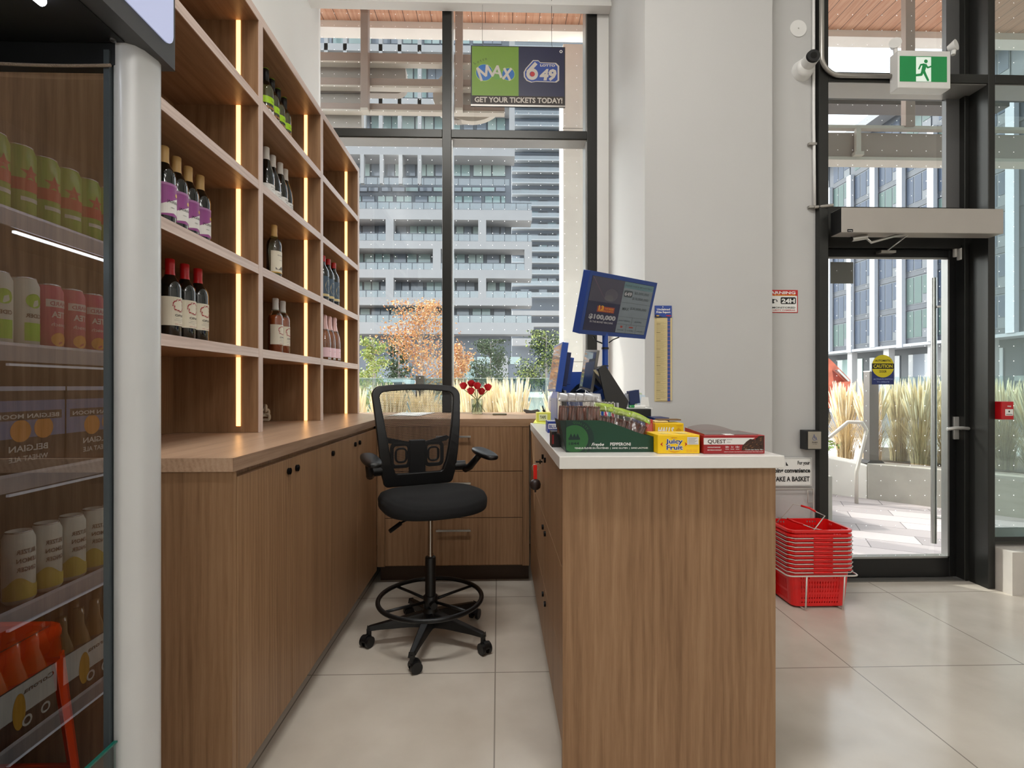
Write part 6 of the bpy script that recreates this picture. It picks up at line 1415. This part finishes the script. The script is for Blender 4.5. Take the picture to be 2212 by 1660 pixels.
# feather grass
straw = M('straw', (240, 218, 172), .8, noise=.15, nscale=20); plume = M('plume', (250, 234, 200), .85, noise=.1, nscale=30); gbl = M('grass_blade', (200, 174, 128), .8, noise=.25, nscale=12)
def grass(seed, h=1.0, spread=.28, nb_=300, npl=120):
    rnd = random.Random(seed); t = thing('feather_grass', '', 'grass')
    mb = MB()
    for i in range(nb_):
        a = rnd.uniform(0, 2*PI); r = rnd.uniform(0, .10); L = rnd.uniform(.35, .8)*h; out = rnd.uniform(.1, 1.0)*spread; w_ = .0045
        x, y = r*math.cos(a), r*math.sin(a); dx, dy = math.cos(a), math.sin(a); vs = []
        for k in range(5):
            s_ = k/4; px, py = x+dx*out*s_**1.8, y+dy*out*s_**1.8; z = L*(s_-.25*s_**3*out/spread); ww = w_*(1-s_*.8); vs += [(px-dy*ww, py+dx*ww, z), (px+dy*ww, py-dx*ww, z)]
        mb.add(vs, [(2*k, 2*k+1, 2*k+3, 2*k+2) for k in range(4)], gbl if rnd.random() < .4 else straw)
    mb.build('blades', t)
    mb = MB()
    for i in range(npl):
        a = rnd.uniform(0, 2*PI); L = rnd.uniform(.75, 1.08)*h; out = rnd.uniform(.05, .55)*spread; dx, dy = math.cos(a), math.sin(a); pts = []
        for k in range(7): s_ = k/6; pts.append(Vector((dx*(.05+out*s_**2), dy*(.05+out*s_**2), L*s_)))
        mb.tube(pts[:5], .0016, straw, n=3); p = pts[4:]; mb.tube([p[0], p[0].lerp(p[1], .5), p[1], p[1].lerp(p[2], .5), p[2]], .01, plume, n=5, rs=[.003, .0095, .011, .008, .001])
    mb.build('plumes', t); return t
gt = [grass(1), grass(2, .95, .34), grass(3, 1.0, .22)]; used = [0]*3
def put_grass(x, y, z, s_, rz, label, group, k):
    t = gt[k] if not used[k] else copy_tree(gt[k]); used[k] = 1
    t.location = (x, y, z); t.scale = (s_, s_, s_*random.uniform(.97, 1.03)); t.rotation_euler = (0, 0, rz); t['label'] = label; t['group'] = group
n_ = 0; rnd = random.Random(11)
for j, yy in enumerate((5.2, 5.8)):
    for i in range(7-2*j):
        x = -1.9+.42*i+.2*j; n_ += 1
        put_grass(x+rnd.uniform(-.05, .05), yy, .36, (.92, .98)[j]*rnd.uniform(.88, 1.05), rnd.uniform(0, 6), 'pale feather grass clump outside the window, %s from the left in the %s row' % (NUM[i], ('near', 'far')[j]), 'feather grass in the window planter', n_ % 3)
ORD5 = ['beside the grey post', 'right of the grey post', 'in the middle of the door view', 'behind the long pull bar', 'right of the pull bar']
for i in range(10):
    q_ = pc0+nb*(1.0 if i % 2 else .62)+dr*(-.05+.24*i); n_ += 1
    put_grass(q_.x, q_.y, PH-.05, 1.0+.06*(i == 3), rnd.uniform(0, 6), 'tall feather grass clump in the planter beyond the door, %s right of the grey post' % NUM[i], 'feather grass beyond the entrance door', n_ % 3)
q_ = pc0+dl*.35+nb*.75; put_grass(q_.x, q_.y, PH-.05, .98, 1.0, 'feather grass clump left of the grey railing post', 'feather grass beyond the entrance door', 0)
# low flowering plant
lf = M('flower_leaf', (110, 134, 60), .7, noise=.3, nscale=20); pk_ = M('pink_petal', (224, 130, 120), .6)
q_ = pc0+dl*.75+nl*.42; fp = thing('flowering_plant', 'low green plant with small pink flowers behind the ramp wall', 'plant', (q_.x, q_.y, PH+.05))
mb = MB(); rnd = random.Random(4)
for i in range(420):
    a = rnd.uniform(0, 2*PI); r = rnd.uniform(0, .42); c = Vector((q_.x+r*math.cos(a)*1.2, q_.y+r*math.sin(a)*.5, PH+.06+rnd.uniform(0, .17)*(1-r))); d_ = Vector((rnd.uniform(-1, 1), rnd.uniform(-1, 1), rnd.uniform(0, 1))).normalized()*.03; e_ = d_.orthogonal().normalized()*.014
    mb.add([c-d_, c+e_, c+d_, c-e_], [(0, 1, 2, 3)], lf)
mb.build('leaves', fp); mb = MB()
for i in range(9): a = rnd.uniform(0, 6); r = rnd.uniform(.1, .35); mb.blob((q_.x+r*math.cos(a)*1.2, q_.y-.1*rnd.random(), PH+.2+rnd.uniform(0, .08)), .02, .02, .015, pk_, 8)
mb.build('blooms', fp)
# trees
bark = M('pale_bark', (176, 166, 158), .85, noise=.2, nscale=15)
def tree(name, label, u, v_top, y, wpx, lm, dens, seed, twiggy=False, lean=0., vbase=835):
    rnd = random.Random(seed); c = PY(u, 835, y); top = PY(u, v_top, y).z; hw = wpx/2/F*y; t = thing(name, label, 'tree', (c.x, y, -.05)); mb = MB(); tips = []
    mb.tube([(c.x, y, -.05), (c.x+lean*.3, y, top*.4), (c.x+lean*.7, y, top*.75), (c.x+lean, y, top*.97)], .06, bark, n=8, rs=[.085, .06, .035, .01])
    for i in range(26 if twiggy else 18):
        s_ = .22+.72*i/26*(26/18 if not twiggy else 1); s_ = min(s_, .95); b = Vector((c.x+lean*s_, y, top*s_)); a = rnd.uniform(0, 2*PI); L = hw*(1.15-.9*max(0, s_-.25))*rnd.uniform(.7, 1.1)
        e = b+Vector((math.cos(a)*L, math.sin(a)*L, L*rnd.uniform(.45, .9))); m = b.lerp(e, .5)+Vector((0, 0, -.04*L)); mb.tube([b, m, e], .02, bark, n=5, rs=[.022, .013, .004])
        tips += [b.lerp(e, k) for k in (.45, .65, .8, .92, 1.)]
        for k in range(3): f = b.lerp(e, rnd.uniform(.4, .9)); g = f+Vector((rnd.uniform(-1, 1), rnd.uniform(-1, 1), rnd.uniform(.1, 1)))*L*.35; mb.tube([f, g], .006, bark, n=4, rs=[.008, .003]); tips += [g, f.lerp(g, .5)]
    mb.build('trunk', t); mb = MB()
    for i in range(dens):
        p = rnd.choice(tips); sp_ = hw*.16; q_ = Vector((p.x+rnd.gauss(0, sp_), p.y+rnd.gauss(0, sp_), min(top*1.0, max(.5, p.z+rnd.gauss(0, sp_))))); L = rnd.uniform(.026, .050)*y/14
        d_ = Vector((rnd.uniform(-1, 1), rnd.uniform(-1, 1), rnd.uniform(-1, 1))).normalized()*L; e_ = d_.orthogonal().normalized()*L*.55; mb.add([q_-d_, q_+e_, q_+d_, q_-e_], [(0, 1, 2, 3)], rnd.choice(lm))
    mb.build('foliage', t); return t
ol = [M('leaf_orange', (206, 150, 92), .7), M('leaf_gold', (216, 172, 112), .7), M('leaf_rust', (184, 126, 84), .7)]
gl2 = [M('leaf_lime', (160, 172, 84), .7), M('leaf_mid_green', (120, 140, 72), .7), M('leaf_pale_green', (192, 198, 120), .7)]
dgl = [M('leaf_dark_green', (72, 88, 52), .8), M('leaf_deep', (56, 72, 46), .8)]
tree('orange_tree', 'orange autumn tree with pale bare branches left of the window mullion', 925, 655, 14, 170, ol, 3600, 21, True, -.35)
tree('orange_tree', 'small orange tree just right of the window mullion', 1000, 742, 10.5, 70, ol, 2200, 22)
tree('green_tree', 'young green tree at the left end of the window view', 808, 728, 12.5, 72, gl2, 2600, 23)
tree('street_tree', 'dark green tree behind the orange tree near the building base', 862, 725, 22, 60, dgl, 1900, 24)
tree('street_tree', 'green tree at the right end of the window view beside the concrete column', 1180, 715, 24, 100, dgl+gl2[:1], 3400, 25)
tree('street_tree', 'dark green tree in the shade right of the mullion', 1060, 735, 30, 90, dgl, 2400, 26)
# vehicles
def pickup():
    t = thing('pickup_truck', 'white pickup truck parked across the street, seen left of the chair', 'truck', (0, 0, 0)); y = 17.; c = PY(842, 850, y); x = c.x; zb = -.10
    wb = M('truck_white', (222, 224, 228), .25); gw = M('vehicle_glass', (60, 72, 82), .08)
    side_ = [(-2.6, .55), (-2.6, 1.0), (-.9, 1.04), (-.75, 1.62), (.55, 1.62), (1.05, 1.08), (2.4, .98), (2.55, .55)]
    b_ = MB().prism([(a, z+zb) for a, z in side_], (x, y, 0), (1, 0, 0), (0, 0, 1), (0, 1.85, 0), wb).build('truck_body', t, .05, 3)
    MB().prism([(-.62, 1.1+zb), (-.55, 1.52+zb), (-.05, 1.52+zb), (-.05, 1.1+zb)], (x, y-.01, 0), (1, 0, 0), (0, 0, 1), (0, 1.87, 0), gw).prism([(.03, 1.1+zb), (.03, 1.52+zb), (.48, 1.52+zb), (.85, 1.1+zb)], (x, y-.01, 0), (1, 0, 0), (0, 0, 1), (0, 1.87, 0), gw).build('side_window', t)
    for wx in (-1.6, 1.6):
        for yy in (y-.02, y+1.62): MB().cyl((x+wx, yy, .36+zb), (x+wx, yy+.24, .36+zb), .36, black, n=24).cyl((x+wx, yy-.01, .36+zb), (x+wx, yy+.25, .36+zb), .2, steel, n=16).build('wheel', t)
    t.location = (0, 0, 0)
pickup()
# excavator seen at the left of the door
yX = 16.
ex2 = thing('excavator', 'faded orange excavator arm at work across the street, left edge of the door glass', 'excavator', (PY(1800, 850, yX).x, yX, -.1))
oe = M('excavator_orange', (206, 104, 74), .6, noise=.3, nscale=4)
def xp(pts, t=.5, y=yX, m=oe, nm='boom'): return MB().prism([(PY(u, v, y).x, PY(u, v, y).z) for u, v in pts], (0, y, 0), (1, 0, 0), (0, 0, 1), (0, t, 0), m).build(nm, ex2, .03)
xp([(1740, 790), (1770, 760), (1795, 778), (1838, 822), (1830, 828), (1798, 800), (1765, 790), (1752, 830), (1735, 830)])
xp([(1786, 786), (1796, 786), (1806, 868), (1796, 884), (1786, 880)], .35, yX-.1, nm='stick'); xp([(1800, 828), (1838, 824), (1834, 842), (1812, 862), (1798, 872)], .5, yX-.15, nm='bucket')
xp([(1808, 800), (1812, 798), (1836, 822), (1833, 825)], .12, yX-.2, steel, 'hydraulic_rod')
xp([(1660, 800), (1735, 800), (1748, 880), (1660, 880)], 1.8, yX+.2, nm='cab_body'); xp([(1650, 880), (1790, 880), (1796, 905), (1785, 931), (1655, 931)], .6, yX, M('track_black', (50, 46, 44), .8), 'track')
# ------------------------------------------------------------------ buildings
bconc = M('facade_concrete', (164, 163, 163), .8, noise=.05, nscale=.5); bwall = M('facade_dark', (112, 118, 126), .6); bfr = M('window_frame_dark', (84, 90, 97), .5)
g1m = M('facade_glass_green', (150, 172, 170), .08, spec=.8); g2m = M('facade_glass_grey', (132, 140, 150), .08, spec=.8); g3m = M('facade_blind', (176, 192, 188), .3)
bgl = glass('balcony_glass', (150, 168, 172), 1.5, minr=.12)
yA = 50.; BA = thing('apartment_building', 'wide apartment block with white concrete frames and balconies filling the window view', 'building', (PY(900, 835, yA).x, yA, -.06))
def fx(u, y=yA): return PY(u, 500, y).x
def fz(v, y=yA, u=980): return PY(u, v, y).z
UL = 560
def bandA(u0, u1, v0, v1, d=2.2, nm='concrete_band', y=yA): MB().box(fx(u0, y), fx(u1, y), y, y+d, fz(v1, y), fz(v0, y), bconc).build(nm, BA)
for u1, v0, v1 in ((1112, 98, 113), (1112, 214, 229), (1112, 318, 336), (1149, 453, 475), (1149, 521, 538), (1149, 583, 601), (1149, 643, 660), (1153, 697, 722)): bandA(UL, u1, v0, v1)
for v0, v1 in ((-60, -42), ): bandA(UL, 1112, v0, v1)
for u0, u1, v0, v1 in [(a, a+8, -42, 336) for a in (700, 741, 782, 818, 859, 902)]+[(1100, 1112, -42, 452)]: bandA(u0, u1, v0, v1 if v0 > 0 else 318, .5, 'concrete_fin')
for u0, u1, v0, v1 in [(a, a+8, 336, 398) for a in (778, 820, 861, 902)]: bandA(u0, u1, v0, v1, .5, 'concrete_fin')
for u0, u1, v0, v1 in ((833, 850, 475, 521), (1033, 1050, 475, 521), (700, 717, 475, 521), (935, 952, 538, 583), (1133, 1149, 538, 583), (750, 767, 538, 583), (833, 850, 601, 643), (1033, 1050, 601, 643), (700, 717, 601, 643)): bandA(u0, u1, v0, v1, 1.0, 'concrete_pier')
MB().box(fx(UL, yA+2.2), fx(1105, yA+2.2), yA+2.2, yA+12, -.1, fz(-60), bwall).build('building_wall', BA)
rnd = random.Random(8)
rowsA = [(-38, 96, 1.0), (115, 213, 1.0), (230, 317, 1.0), (340, 382, 1.0), (402, 414, 1.), (421, 451, 1.), (478, 520, 1.), (541, 582, 1.), (604, 642, 1.), (664, 696, 1.)]
ywin = yA+2.2
for r_, (v0, v1, _) in enumerate(rowsA):
    if r_ < 3: v0s = [(v0, v1)]
    u = 690
    while u < 1085:
        wpx = rnd.choice((22, 28, 34, 40)); u1 = min(u+wpx, 1092)
        vz0 = v0*(ywin/yA) if False else v0
        x0, x1 = fx(u, ywin), fx(u1, ywin); z0, z1 = PY(u, v1+(1 if r_ > 3 else 0), ywin).z, PY(u, v0+2, ywin).z
        if u > 1092 or z1-z0 < .2: break
        m = rnd.choice((g1m, g2m, g2m, g3m)); mb = MB().box(x0, x1, ywin-.06, ywin-.01, z0, z1, bfr); k = max(1, int((x1-x0)/.75)); ww = (x1-x0)/k
        for q in range(k):
            m = rnd.choice((g1m, g2m, g3m)) if rnd.random() < .4 else m
            mb.box(x0+ww*q+.05, x0+ww*(q+1)-.05, ywin-.08, ywin-.055, z0+.06, z1-.08, m)
        mb.build('window', BA); u = u1+rnd.choice((1, 2, 6))
for v0, v1, u1 in ((384, 399, 1100), (437, 452, 1148), (505, 520, 1148), (568, 583, 1133), (628, 643, 1148), (681, 697, 1148)):
    MB().box(fx(UL), fx(u1), yA+.1, yA+.13, fz(v1), fz(v0), bgl).box(fx(UL), fx(u1), yA+.08, yA+.15, fz(v0)-.03, fz(v0)+.03, bfr).build('balcony_railing', BA)
    mb = MB(); u = 690
    while u < u1: mb.box(fx(u)-.03, fx(u)+.03, yA+.06, yA+.16, fz(v1), fz(v0), bfr); u += 25
    mb.build('railing_posts', BA)
# ground floor
MB().box(fx(UL), fx(1112), yA+1.0, yA+2.2, fz(838), fz(770), bwall).build('ground_floor', BA)
for u0, u1, v0, v1, m in ((1030, 1068, 770, 786, g3m), (1102, 1124, 770, 786, g3m), (1038, 1070, 792, 822, g2m), (1072, 1098, 768, 830, bconc), (990, 1026, 772, 826, g1m), (900, 960, 775, 826, g2m), (800, 880, 775, 826, g2m)):
    MB().box(fx(u0), fx(u1), yA+.9, yA+.98, fz(v1), fz(v0), m).build('shopfront_window' if m is not bconc else 'concrete_pier', BA)
# far tower
yB = 120.; TB = thing('tower_block', 'distant grey tower with stacked glass balconies at the right of the window view', 'building', (PY(1170, 835, yB).x, yB, -.06))
tx0, tx1 = PY(1106, 500, yB).x, PY(1300, 500, yB).x
MB().box(tx0, tx1, yB+2, yB+16, -.1, PY(1150, -30, yB).z, bwall).build('building_wall', TB)
fz2 = lambda v: PY(1150, v, yB).z
tg = M('tower_glass', (128, 150, 156), .1, spec=.8); tconc = M('tower_slab', (170, 174, 178), .8)
v = -20.
while v < 650:
    MB().box(tx0, tx1, yB-.5, yB+1.2, fz2(v+1.0), fz2(v-1.0), tconc).build('balcony_slab', TB)
    mb = MB().box(tx0, tx1, yB-.45, yB-.4, fz2(v-1.2), fz2(v-9), bgl); u = tx0
    mb.build('balcony_railing', TB); mb = MB()
    while u < tx1-1: mb.box(u, u+1.9, yB+1.85, yB+1.98, fz2(v-2), fz2(v-19), rnd.choice((tg, g2m, bfr))); u += 2.2
    mb.build('window_strip', TB); v += 24.5
for v0, v1 in ((674, 684), (700, 708), (733, 748)): MB().box(tx0, tx1, yB-2, yB, fz2(v1), fz2(v0), bconc).build('podium_band', TB)
# building beyond the door, facing left
XB_ = 38.; BC_ = thing('office_building', 'glazed building with bright white vertical fins seen through the entrance door', 'building', (XB_, 48, -.06))
yb0, yb1 = 34., 82.; zb_ = 5.25; zt_ = 24.1
MB().box(XB_+.4, XB_+14, yb0, yb1, zb_, 27.5, M('office_dark', (66, 72, 82), .5)).box(XB_+2.2, XB_+14, yb0, yb1, -.1, zb_, M('office_base', (70, 76, 82), .6)).build('building_wall', BC_)
MB().box(XB_-1.2, XB_+14, yb0-1, yb1, 27.5, 28.3, M('roof_grey', (130, 132, 136), .7)).build('roof_slab', BC_)
finm = M('white_fin', (176, 180, 188), .7)
y_ = PX(2011, 800, XB_).y; ystep = 3.45
for k in range(-2, 12):
    yy = y_+ystep*k
    if yb0 < yy < yb1: MB().box(XB_-.08, XB_+.30, yy-.33, yy+.33, zb_-(.3 if k % 2 else 0), zt_, finm).build('vertical_fin', BC_)
fl = M('office_spandrel', (60, 66, 75), .5); og1 = M('office_glass_green', (74, 92, 90), .3, spec=.15); og2 = M('office_glass_blue', (62, 72, 88), .3, spec=.15)
nf = 7; fh = (27.0-zb_)/nf; cnt = 0
for f in range(nf):
    MB().box(XB_+.30, XB_+.4, yb0, yb1, zb_+fh*f-.02, zb_+fh*f+.42, fl).build('spandrel_band', BC_)
    for k in range(-2, 9):
        y0_ = y_+ystep*k+.38; y1_ = y0_+ystep-.76
        if y0_ < yb0 or y1_ > 66: continue
        m = rnd.choice((og1, og2, og2)); mb = MB().box(XB_+.33, XB_+.39, y0_, y1_, zb_+fh*f+.45, zb_+fh*(f+1)-.06, bfr); w3 = (y1_-y0_)/3
        for q in range(3): mb.box(XB_+.30, XB_+.34, y0_+w3*q+.06, y0_+w3*(q+1)-.06, zb_+fh*f+(.55 if q else 1.3), zb_+fh*(f+1)-.14, m)
        mb.build('window', BC_)
MB().box(XB_+.0, XB_+14, yb0, yb1, zb_-.25, zb_, M('office_soffit_line', (150, 154, 160), .7)).build('canopy_edge', BC_)
for k in range(-2, 8):
    yy = y_+ystep*k*1.5; 
    if yb0 < yy < 72: MB().box(XB_+.3, XB_+.9, yy, yy+.7, -.1, zb_-.25, bconc).build('base_column', BC_); MB().box(XB_+2.1, XB_+2.19, yy+.9, yy+ystep*1.5-.2, .2, zb_-.9, rnd.choice((g1m, g2m))).build('shopfront_window', BC_)
